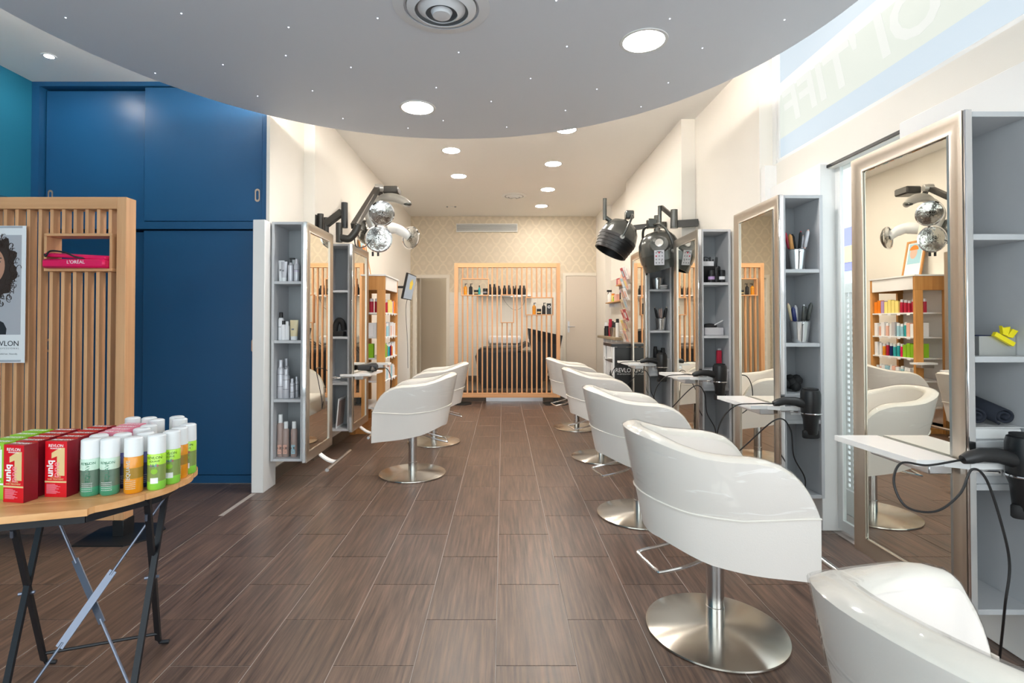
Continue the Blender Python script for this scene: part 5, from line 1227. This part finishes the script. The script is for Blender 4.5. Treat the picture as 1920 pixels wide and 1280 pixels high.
# wash lounge
yw = 8.78; bz = 0.1705
wl = T('wash_lounge', 'black quilted wash lounge with raised black basin shell', 'wash lounge', (W(945, 0, yw).x, yw + 0.3, bz))
def P2(pts, d): return [(W(a, b, d).x, max(bz, W(a, b, d).z)) for a, b in pts]
wl.part('side_body', MB().prism(P2([(891, 668), (895, 660), (1000, 660), (1012, 690), (1018, 735), (1018, 760), (903, 760), (897, 705)], yw), yw, yw + 0.62, 'xz'), 'black_vinyl', True, smooth=30)
cu_ = P2([(893, 662), (897, 655), (905, 652), (968, 652), (978, 647), (987, 641), (993, 643)], yw)
for k in range(5):
    y0 = yw - 0.01 + k * 0.13; mb = MB()
    rows_ = [[Vector((x, y0 + dy, z - 0.02 + dz)) for x, z in cu_] for dy, dz in ((0.0, -0.05), (0.004, 0.0), (0.03, 0.018), (0.065, 0.022), (0.10, 0.018), (0.122, 0.0), (0.126, -0.05))]
    wl.part('cushion_roll', mb.grid(rows_), 'black_vinyl', True, smooth=60)
wl.part('basin_shell', MB().prism(P2([(989, 615), (1055, 629), (1050, 657), (1024, 705), (1012, 735), (1005, 690), (998, 655)], yw + 0.08), yw + 0.08, yw + 0.56, 'xz'), 'black', True, smooth=30)
wl.part('basin_bowl', MB().prism(P2([(994, 617), (1050, 629.5), (1046, 645), (1010, 640)], yw + 0.12), yw + 0.12, yw + 0.079, 'xz'), 'black_matte', True)
wl.part('neck_rest', MB().tube([Vector((W(990, 640, yw).x, yw + 0.02, W(990, 637, yw).z)), Vector((W(990, 640, yw).x, yw + 0.6, W(990, 637, yw).z))], 0.02, 10), 'white_gloss', True)
wb = T('wash_basin', 'white ceramic backwash basin behind the black lounge', 'basin', (W(946, 0, 9.55).x, 9.55, bz))
wb.part('pedestal', MB().bbox(-0.24, 0.24, -0.05, 0.22, 0, 0.70, 0.02), 'white_gloss'); wb.part('bowl', MB().bbox(-0.30, 0.30, -0.10, 0.25, 0.70, 0.86, 0.03), 'white_gloss')
wb.part('tap', MB().tube(spline([(0.1, 0.18, 0.86), (0.1, 0.18, 0.94), (0.1, 0.10, 0.95), (0.1, 0.05, 0.92)], 5), 0.010, 8), 'chrome')

# ================================================================== COLOUR LAB ON THE RIGHT
ct = T('lab_counter', 'wood topped white cubby counter in the tiled corner', 'counter', (1.74, 8.1, bz if False else 0.0))
CB = lambda x0, x1, y0, y1, z0, z1, b=0.003: MB().bbox(x0, x1, y0, y1, z0, z1, b)
ct.part('worktop', CB(1.60, 1.85, 7.50, 8.90, 1.01, 1.05), 'counter', True)
for x in (1.62, 1.83): ct.part('post', CB(x, x + 0.02, 7.52, 7.54, 0.0, 1.009), 'white_gloss', True)
for y in (7.86, 8.20, 8.46): ct.part('upright', CB(1.62, 1.85, y, y + 0.02, 0.0, 1.009), 'white_gloss', True)
for z in (0.05, 0.38, 0.70): ct.part('shelf', CB(1.63, 1.85, 7.54, 8.46, z, z + 0.018), 'white_gloss', True)
ct.part('back', CB(1.842, 1.85, 7.54, 8.46, 0.07, 1.0), 'white_gloss', True)
for k, (y, z) in enumerate(((7.62, 0.719), (7.75, 0.719), (7.98, 0.719), (8.1, 0.399), (7.7, 0.399), (8.35, 0.719))):
    item('supply_tub', (1.69, y, z + 0.0003), 0.045, 0.13, 'black', 'black_matte', 'black supply tub in a cubby of the lab counter', 'black tubs in the lab counter', cat='tub')
def wshelf(y0, y1, z, label):
    t = T('wall_shelf', label, 'shelf', (1.851, (y0 + y1) / 2, z - 0.02))
    t.part('board', MB().bbox(-0.12, -0.0005, -(y1 - y0) / 2, (y1 - y0) / 2, 0, 0.018, 0.002), 'oak_y')
    for s_ in (-0.4, 0.4): t.part('bracket', MB().box(-0.08, -0.0005, s_ * (y1 - y0) - 0.006, s_ * (y1 - y0) + 0.006, -0.06, 0), 'alu')
wshelf(7.62, 8.86, 1.60, 'lower wooden wall shelf with spray bottle above the lab counter'); wshelf(7.56, 8.05, 1.84, 'upper wooden wall shelf with pink boxes above the lab counter')
def trigger(x, y, z, m, head, label):
    t = T('trigger_spray', label, 'spray bottle', (x, y, z))
    t.part('body', MB().lathe([(0.036, 0), (0.038, 0.005), (0.038, 0.12), (0.014, 0.155), (0.014, 0.17)], n=18), m)
    t.part('trigger_head', MB().bbox(-0.05, 0.03, -0.012, 0.012, 0.17, 0.205, 0.004).bar((-0.02, 0, 0.172), (-0.035, 0, 0.135), 0.012, 0.008), head)
trigger(1.775, 8.70, 1.599, 'white_plastic', 'black', 'white trigger spray bottle with black head on the wall shelf')
item('yellow_tube', (1.77, 8.42, 1.599), 0.032, 0.13, 'lemon', 'orange', 'yellow tube with orange cap on the lower lab wall shelf', cat='tube')
item('green_pot', (1.77, 8.30, 1.599), 0.03, 0.07, 'lime', 'black', 'small green pot on the lower lab wall shelf', cat='pot')
for k, y in enumerate((8.16, 8.06)): item('pink_box', (1.77, y, 1.599), 0.035, 0.10, 'peach', None, 'pale pink box on the lower lab wall shelf', 'pink boxes on the lower lab shelf', True, 0.04, 'box')
item('tint_brush', (1.77, 7.92, 1.599), 0.010, 0.15, 'black', 'lilac', 'upright tint brush on the lower lab wall shelf', cat='brush')
item('dye_box', (1.77, 7.95, 1.839), 0.04, 0.09, 'crimson', None, 'dark red dye box on the upper lab wall shelf', None, True, 0.05, 'box')
item('dye_box', (1.77, 7.82, 1.839), 0.045, 0.07, 'peach', None, 'flat pink dye box on the upper lab wall shelf', None, True, 0.06, 'box')
item('dye_box', (1.77, 7.68, 1.839), 0.04, 0.13, 'peach', None, 'tall pink dye box on the upper lab wall shelf', None, True, 0.04, 'box')
cz = 1.0505
for k, (x, y, r, h, m, c_, lab) in enumerate(((1.70, 8.62, 0.04, 0.22, 'paper', 'white_gloss', 'white paper roll tube at the far end of the lab counter'), (1.68, 8.46, 0.05, 0.16, 'black', 'black_matte', 'black squat bottle beside the white tube on the lab counter'), (1.72, 8.30, 0.04, 0.24, 'black', 'black', 'tall black bottle in the middle of the lab counter'),
                                              (1.68, 8.20, 0.03, 0.27, 'crimson', 'crimson', 'bright red bottle among the black ones on the lab counter'), (1.72, 8.08, 0.045, 0.22, 'black', 'black', 'black bottle behind the steel bowl on the lab counter'), (1.68, 7.70, 0.028, 0.27, 'white_plastic', 'black', 'slim white bottle with black cap at the end of the lab counter'), (1.76, 7.62, 0.03, 0.20, 'mauve', 'black', 'brown bottle by the magazine rack on the lab counter'))):
    item('lab_bottle', (x, y, cz), r, h, m, c_, lab)
bw_ = T('mixing_bowl', 'steel mixing bowl on the wooden lab counter', 'bowl', (1.67, 7.93, cz)); bw_.part('bowl', MB().lathe([(0.045, 0), (0.065, 0.13), (0.068, 0.135), (0.062, 0.132), (0.043, 0.006), (0, 0.006)], n=24), 'stainless'); bw_.part('rim', MB().lathe([(0.066, 0.134), (0.072, 0.136), (0.066, 0.139)], n=24, ring=True), 'stainless')
# magazine rack
mr_ = T('magazine_rack', 'tall wire magazine rack on the wall end by the lab', 'rack', (XRF - 0.006, 7.25, 0.95))
mr_.part('rail', MB().box(-0.012, 0, -0.17, -0.15, 0, 1.08).box(-0.012, 0, 0.15, 0.17, 0, 1.08).box(-0.012, 0, -0.15, 0.15, 0.0, 0.01), 'white_plastic')
cols = ['peach', 'paper', 'mauve', 'lemon', 'crimson', 'peach', 'silverp', 'beigep', 'paper', 'mauve', 'peach', 'skyb', 'paper', 'crimson']
for k in range(7):
    z = 0.985 + k * 0.145
    mr_.part('pocket', MB().tube([(-0.02, -0.15, z - 0.95), (-0.075, -0.15, z - 0.95 + 0.02), (-0.075, 0.15, z - 0.95 + 0.02), (-0.02, 0.15, z - 0.95)], 0.004, 6), 'chrome')
    for j in range(2):
        m_ = MB().bbox(-0.004, 0.004, -0.065, 0.065, 0, 0.175, 0.001).xf(Matrix.Rotation(R(-20), 4, 'Y'))
        o = obj('magazine', m_, [cols[(k * 2 + j) % 14]], loc=(XRF - 0.045, 7.175 + j * 0.15, z + 0.005)); tag(o, 'style magazine standing in a pocket of the wire magazine rack', 'magazine', 'magazines in the wall rack')
        obj('cover_print', MB().bbox(-0.0046, -0.0042, -0.045, 0.035, 0.05, 0.13, 0.0001).xf(Matrix.Rotation(R(-20), 4, 'Y')), [cols[(k * 3 + j * 5 + 2) % 14]], o, smooth=0)
# black trolley with the brand name
tx0, tx1, ty0, ty1 = 1.262, 1.70, 6.02, 6.50
bt = T('trolley', 'black shelf trolley with white brand lettering beside the end mirror', 'trolley', ((tx0 + tx1) / 2, (ty0 + ty1) / 2, 0))
bt.part('front_panel', CB(tx0 + 0.02, tx1, ty0, ty0 + 0.02, 0.12, 0.98), 'black', True); bt.part('top_tray', CB(tx0 - 0.02, tx1, ty0 - 0.01, ty1, 0.985, 1.02), 'black', True)
for z in (0.14, 0.40, 0.60, 0.80): bt.part('shelf', CB(tx0, tx1, ty0 + 0.021, ty1, z, z + 0.015), 'black', True)
for y in (ty0 + 0.003, ty1 - 0.02): bt.part('post', CB(tx0 - 0.001, tx0 + 0.019, y, y + 0.02, 0.06, 0.984), 'white_gloss', True)
bt.part('rear_panel', CB(tx1 - 0.02, tx1, ty0 + 0.021, ty1, 0.16, 0.98), 'black', True)
for x in (tx0 + 0.03, tx1 - 0.05):
    for y in (ty0 + 0.04, ty1 - 0.04): bt.part('castor', MB().cyl((x - 0.012, y, 0.03), (x + 0.012, y, 0.03), 0.03, n=14).cyl((x, y, 0.05), (x, y, 0.139), 0.012, n=8), 'black', True)
bt.part('lettering', text_mb('REVLON', 0.070, frame_mtx((tx0 + 0.025, ty0 - 0.001, 0.715), (1, 0, 0), (0, 0, 1)), 0.0005, 'LEFT', sx=0.85), 'white_print', True, smooth=0)
bt.part('lettering', text_mb('P R O F E S S I O N A L', 0.022, frame_mtx((tx0 + 0.045, ty0 - 0.001, 0.672), (1, 0, 0), (0, 0, 1)), 0.0005, 'LEFT', sx=0.85), 'white_print', True, smooth=0)

# ================================================================== THINGS ON THE STATION SHELVES
def tube_pack(p, w, h, m, label, group=None, foot='capwhite'):
    t = T('squeeze_tube', label, 'tube', p, 0, group)
    rows_ = []
    for z, a, b in ((0.03, w * 0.42, w * 0.42), (h * 0.5, w * 0.48, w * 0.28), (h * 0.98, w * 0.52, 0.003), (h, w * 0.52, 0.003)):
        rows_.append([Vector((math.cos(k) * a, math.sin(k) * b, z)) for k in [2 * PI * i / 18 for i in range(19)]])
    t.part('tube', MB().grid(rows_), m); t.part('cap', MB().lathe([(w * 0.40, 0), (w * 0.42, 0.03)], n=18), foot)
    t.part('label_print', MB().box(-w * 0.18, w * 0.12, -w * 0.40, -w * 0.385, h * 0.50, h * 0.58), 'grey_print', smooth=0)
def can(p, r, h, m, cap, label, group, prints=None):
    t = T('spray_can', label, 'can', p, 0, group); hc = h * 0.80
    t.part('body', MB().lathe([(r * 0.93, 0), (r, 0.004), (r, hc - 0.012), (r * 0.72, hc)], n=20), m)
    t.part('cap', MB().lathe([(r * 0.66, hc), (r * 0.66, h - 0.004), (r * 0.58, h)], n=18), cap)
    if prints: 
        for z, m2 in prints: t.part('band_print', MB().lathe([(r + 0.0004, z), (r + 0.0004, z + 0.004)], n=20), m2)
    return t
u = lambda s_, px, d: (lambda x: Vector((x, s_.y0 + d, 0)))(W(px, 0, s_.y0 + d).x)
def on(s_, px, z, d=0.07, hw=0.025):
    v = u(s_, px, d); v.z = z + 0.0005
    v.x = s_.sg * min(max(abs(v.x), s_.wall - CW + 0.0215 + hw), s_.wall - 0.0215 - hw); return v
g1 = 'silver and white tubes in the product station'
tube_pack(on(l1, 526, LS[0]), 0.046, 0.165, 'paper', 'white squeeze tube at the wall end of the upper shelf with purple lotion', g1)
tube_pack(on(l1, 536, LS[0], 0.06), 0.046, 0.155, 'silverp', 'pale silver squeeze tube with dark label on the upper product shelf', g1)
pump(on(l1, 548, 0).x, l1.y0 + 0.07, LS[0] + 0.0005, 'silverp', 'silver pump bottle with purple band on the upper product shelf', 0.185, 0.021, 'silver pumps on the upper product shelf')
can(on(l1, 559, LS[0]), 0.021, 0.175, 'silverp', 'silverp', 'silver lilac can beside the pump bottle on the upper product shelf', 'cans of the product station', [(0.08, 'lilac'), (0.09, 'grey_print')])
can(on(l1, 554, LS[0], 0.16), 0.02, 0.18, 'silverp', 'capwhite', 'silver can standing behind the pump bottle on the upper product shelf', 'cans of the product station')
can(on(l1, 522, LS[1]), 0.021, 0.215, 'paper', 'black', 'tall white can with black cap on the second product shelf', 'cans of the product station', [(0.10, 'grey_print')])
can(on(l1, 535.5, LS[1], 0.06), 0.019, 0.15, 'paper', 'black', 'short white can with black cap on the second product shelf', 'cans of the product station')
can(on(l1, 542, LS[1]), 0.018, 0.145, 'paper', 'capwhite', 'slim all-white bottle on the second product shelf', 'cans of the product station')
tube_pack(on(l1, 555, LS[1]), 0.062, 0.155, 'beigep', 'wide cream and white squeeze tube on the second product shelf', g1)
for px, d, r, h, lab in ((524.5, 0.07, 0.025, 0.295, 'tallest silver hairspray can on the third product shelf'), (533, 0.17, 0.022, 0.30, 'silver hairspray can behind the tallest one on the third product shelf'), (541, 0.07, 0.024, 0.225, 'mid-size silver hairspray can on the third product shelf'), (552, 0.07, 0.017, 0.15, 'small silver hairspray can on the third product shelf'), (560, 0.12, 0.015, 0.16, 'small silver can at the mirror side of the third product shelf')):
    can(on(l1, px, LS[2], d), r, h, 'silverp', 'silverp', lab, 'silver hairspray cans', [(h * 0.3, 'grey_print'), (h * 0.62, 'grey_print')])
for px, h, m2, lab in ((523.5, 0.325, 'peach', 'tallest mauve mousse can with coral print on the bottom board'), (541, 0.27, 'peach', 'shorter mauve mousse can with coral print on the bottom board'), (556, 0.27, 'skyb', 'mauve mousse can with blue print on the bottom board')):
    p = on(l1, px, ZB + 0.02); t = can(p, 0.024, h, 'mauve', 'skyb' if False else 'capwhite', lab, 'mauve mousse cans')
    t.part('lettering', text_mb('EIMI', 0.040, frame_mtx((0.004, -0.0245, 0.06), (0, 0, 1), (-1, 0, 0)), 0.0006, bold=0.0012), m2, smooth=0)
# nearly empty station
bgt = T('clipper_stand', 'black hair clipper stand on the shelf of the nearly empty station', 'clipper', on(l2, 638, LS[1], 0.12, 0.08)); bgt.part('stand', MB().bbox(-0.06, 0.06, -0.05, 0.05, 0, 0.05, 0.006), 'black'); bgt.part('clipper', MB().tube(spline([(-0.04, 0, 0.05), (-0.03, 0, 0.11), (0.0, 0, 0.16), (0.04, 0, 0.13), (0.05, 0, 0.06)], 5), 0.028, 10), 'black_matte')
mg = T('magazine', 'glossy magazine leaning in the bottom of the nearly empty station', 'magazine', on(l2, 640, ZB + 0.02, 0.13, 0.06)); mg.part('pages', MB().bbox(-0.005, 0.005, -0.11, 0.11, 0, 0.29, 0.001).xf(Matrix.Rotation(R(5), 4, 'Y')), 'paper'); mg.part('cover_print', MB().box(0.0052, 0.006, -0.10, 0.10, 0.02, 0.27).xf(Matrix.Rotation(R(5), 4, 'Y')), 'mauve')
# steel buckets with brushes
def bucket(p, label, r=0.052, h=0.125):
    t = T('bucket', label, 'bucket', p)
    t.part('pail', MB().lathe([(r * 0.72, 0), (r, h), (r * 0.96, h), (r * 0.69, 0.004), (0, 0.004)], n=28), 'stainless'); t.part('rim', MB().lathe([(r, h - 0.003), (r + 0.004, h), (r, h + 0.003)], n=28, ring=True), 'chrome')
    t.part('ear', MB().ball((-0.2 * r, -r * 0.98, h - 0.012), 0.009, 10), 'chrome')
def brush(p, tilt, az, handle, bristle, label, group, L=0.20, r=0.012):
    t = T('hair_brush', label, 'hair brush', p, 0, group); d = Vector((math.sin(tilt) * math.cos(az), math.sin(tilt) * math.sin(az), math.cos(tilt)))
    o = Vector((0, 0, 0)); t.part('handle', MB().tube([o + d * 0.0, o + d * L * 0.3, o + d * L * 0.55], [0.006, 0.008, 0.008], 8), handle)
    t.part('bristles', MB().lathe([(r * 0.6, L * 0.55), (r, L * 0.58), (r, L * 0.95), (r * 0.6, L)], o, d, 14), bristle)
    t.part('tip', MB().lathe([(r * 0.5, L), (r * 0.4, L * 1.03)], o, d, 10), handle)
def brushes(c, n, pal, where, grp):
    for k in range(n):
        a_ = 2 * PI * k / n + 0.4; h_, b_, txt = pal[k % len(pal)]
        brush(Vector((c.x + 0.018 * math.cos(a_), c.y + 0.018 * math.sin(a_), c.z + 0.012)), R(11), a_, h_, b_, '%s round hair brush in the bucket %s' % (txt, where), grp, 0.205 + 0.012 * (k % 3), 0.012 if k % 2 else 0.009)
pal = [('peach', 'silverp', 'silver barrelled'), ('black', 'black_matte', 'black'), ('black', 'crimson', 'dark red barrelled'), ('oak', 'oak', 'orange wooden'), ('crimson', 'black_matte', 'red handled')]
pal2 = [('black', 'graphite', 'dark grey'), ('silverp', 'silverp', 'silver'), ('peach', 'beigep', 'beige'), ('navy', 'navy', 'blue'), ('paper', 'gunmetal', 'white handled grey')]
pal3 = [('black', 'black_matte', 'matt black'), ('mauve', 'mauve', 'brown'), ('beigep', 'black', 'pale handled black')]
c = on(s2, 1490, RS[0], 0.075, 0.066); bucket(c, 'steel bucket of brushes beside the orange-lidded box'); brushes(c, 6, pal, 'beside the orange-lidded box', 'brushes in the upper steel bucket')
c = on(s2, 1494.5, RS[1], 0.075, 0.066); bucket(c, 'larger steel bucket of brushes on the shelf below the first bucket', 0.060, 0.13); brushes(c, 6, pal2, 'with the blue brush', 'brushes in the lower steel bucket')
ob = T('carton', 'small white carton with orange lid beside the brush bucket', 'carton', on(s2, 1506, RS[0], 0.17, 0.032)); ob.part('box', MB().bbox(-0.028, 0.028, -0.02, 0.02, 0, 0.075, 0.001), 'paper'); ob.part('lid', MB().bbox(-0.0285, 0.0285, -0.0205, 0.0205, 0.0755, 0.10, 0.001), 'orange')
cl = T('cutting_gown', 'crumpled black gown heaped on the third shelf behind the brush station dryer', 'gown', on(s2, 1493, RS[2], 0.15, 0.095))
gm = MB(); random.seed(5)
for k in range(7): gm.ball((random.uniform(-0.055, 0.055), random.uniform(-0.04, 0.06), 0.034 + random.uniform(0, 0.045)), random.uniform(0.028, 0.033), 10)
cl.part('folds', gm, 'black_matte', smooth=60)
# black jars station
for k, (px, d, r, h, lab) in enumerate(((1331, 0.07, 0.026, 0.105, 'black jar with purple label at the left of the jar shelf'.replace(' at the left of', ' beside the tall ones on')), (1340, 0.08, 0.022, 0.13, 'tall plain black canister on the jar shelf'), (1343, 0.125, 0.020, 0.14, 'tallest plain black canister on the jar shelf'), (1360, 0.07, 0.026, 0.105, 'black jar with white label on the jar shelf'))):
    jar(*on(s3, px, RS3[0], d), lab, r, h, 'black', 'paper' if k == 3 else ('lilac' if k == 0 else 'black_matte'), 'black jars of the jar station')
wrt = T('tool_caddy', 'wire caddy of black styling tools standing behind the black jars', 'caddy', on(s3, 1345, RS3[0], 0.19, 0.09)); wrt.part('tray', MB().bbox(-0.085, 0.085, -0.035, 0.035, 0.0, 0.15, 0.004), 'black'); wrt.part('white_card', MB().bbox(-0.06, 0.03, -0.042, -0.036, 0.15, 0.19, 0.001), 'paper'); wrt.part('wire_loop', MB().tube(arc((-0.03, 0, 0.17), 0.06, 0, PI, 14), 0.003, 6), 'cable')
tl_ = MB(); random.seed(9)
for k in range(6): tl_.tube([(-0.06 + k * 0.024, 0, 0.15), (-0.07 + k * 0.028, 0.0, 0.21 + 0.02 * (k % 2))], [0.010, 0.008], 8)
wrt.part('tools', tl_, 'black', kind='stuff')
bs = T('tool_box', 'grey box of black combs and clips on the second shelf of the jar station', 'box', on(s3, 1343, RS3[1], 0.12, 0.09)); bs.part('box', MB().bbox(-0.08, 0.08, -0.05, 0.05, 0, 0.065, 0.004), 'silverp'); bs.part('clip_pile', MB().ball((-0.02, 0, 0.075), 0.05, 12, (1.3, 0.8, 0.5)), 'black_matte'); bs.part('white_comb', MB().bar((0.0, -0.02, 0.08), (0.085, -0.02, 0.125), 0.02, 0.006), 'paper')
rc = T('hair_clipper', 'dark red hair clipper standing on the third shelf of the jar station', 'clipper', on(s3, 1358, RS3[2], 0.10, 0.04)); rc.part('stand', MB().bbox(-0.032, 0.032, -0.03, 0.03, 0, 0.025, 0.004), 'black'); rc.part('body', MB().bbox(-0.02, 0.02, -0.016, 0.016, 0.0255, 0.15, 0.006), 'crimson'); rc.part('blade', MB().bbox(-0.016, 0.016, -0.012, 0.012, 0.1505, 0.165, 0.002), 'silverp')
# station under the hoods
c = on(s4, 1230, RS4[0], 0.09, 0.066); bucket(c, 'plain steel pail on the top shelf under the hood dryers', 0.062, 0.12)
for k in range(3): obj('dish', MB().lathe([(0.02, 0), (0.042, 0.012), (0.042, 0.016), (0.018, 0.006), (0, 0.006)], n=20), 'white_gloss', loc=on(s4, 1247.5, RS4[0], 0.05, 0.045) + Vector((0, 0, 0.014 * k)), label='small white dish in the stack beside the steel pail', cat='dish', group='white dishes beside the pail')
c = on(s4, 1236, RS4[1], 0.08, 0.066); bucket(c, 'steel bucket of dark brushes on the second shelf under the hood dryers', 0.055, 0.125); brushes(c, 6, pal3, 'under the hood dryers', 'brushes in the bucket under the hoods')
for k, (px, h) in enumerate(((1226, 0.10), (1233, 0.06), (1240, 0.085))): item('black_pot', on(s4, px, RS4[2], 0.13), 0.022, h + 0.02, 'black', 'black_matte', 'black styling pot on the third shelf under the hood dryers', 'black pots under the hood dryers', cat='pot')
# yellow clip station
mbx = T('metal_box', 'open silver metal box on the second shelf of the clip station', 'box', on(s1, 1868, RS[1], 0.10, 0.07))
mbx.part('wall', MB().box(-0.068, 0.068, -0.045, -0.042, 0, 0.072).box(-0.068, 0.068, 0.042, 0.045, 0, 0.072).box(-0.068, -0.065, -0.042, 0.042, 0, 0.072).box(0.065, 0.068, -0.042, 0.042, 0, 0.072), 'tin'); mbx.part('base', MB().box(-0.065, 0.065, -0.042, 0.042, 0, 0.004), 'tin')
yc = T('hair_clip', 'bright yellow butterfly hair clip clamped on the metal box rim', 'hair clip', on(s1, 1884, RS[1], 0.05, 0.05) + Vector((0, 0, 0.045)))
yc.part('jaw', MB().bar((-0.04, -0.003, 0.036), (0.028, -0.006, -0.004), 0.014, 0.016), 'yellow'); yc.part('wing', MB().prism([(-0.014, 0.034), (0.004, 0.028), (0.014, 0.062), (-0.012, 0.058), (-0.018, 0.066)], -0.012, 0.0, 'xz'), 'yellow', smooth=0); yc.part('wing', MB().prism([(0.004, 0.026), (0.024, 0.02), (0.044, 0.046), (0.024, 0.054)], -0.010, 0.004, 'xz'), 'yellow', smooth=0)
ca_ = obj('card_stack', MB().bbox(-0.006, 0.006, -0.04, 0.04, 0, 0.075, 0.001), 'navy', loc=on(s1, 1837.5, RS[1], 0.10, 0.008), label='thin dark blue pack beside the metal box', cat='pack')
pb_ = T('box', 'white plastic tray under the rolled towels on the third shelf', 'tray', on(s1, 1868, RS[2], 0.12, 0.10)); pb_.part('tray', MB().bbox(-0.095, 0.095, -0.09, 0.10, 0, 0.042, 0.006), 'white_gloss'); pb_.part('lip', MB().bbox(-0.098, 0.098, -0.093, 0.103, 0.0425, 0.046, 0.001), 'white_gloss')
def towel_roll(px, d, r, z, label, turns=1.9, tilt=14):
    c_ = on(s1, px, RS[2], d, 0.05); t = T('rolled_towel', label, 'towel', c_ + Vector((0, 0, z)), 0, 'rolled black towels')
    pts = []
    for i in range(40):
        k = i / 39; a_ = k * turns * 2 * PI; rr = r * (0.35 + 0.65 * k); pts.append((math.cos(a_ - 1.5) * rr, r + math.sin(a_ - 1.5) * rr * 0.8))
    rows_ = [[Vector((a_ - y * 0.02, y, b_ + y * math.tan(R(tilt)) )) for a_, b_ in pts] for y in (-0.06, 0.14)]
    mb = MB(); mb.grid(rows_); o = t.part('cloth', mb, 'towel', smooth=60); md = o.modifiers.new('thickness', 'SOLIDIFY'); md.thickness = 0.007
towel_roll(1785, 0.11, 0.043, 0.052, 'rolled black towel lying on the white tray, touching the mirror side'); towel_roll(1910, 0.11, 0.043, 0.052, 'rolled black towel lying on the white tray, touching the wall side')
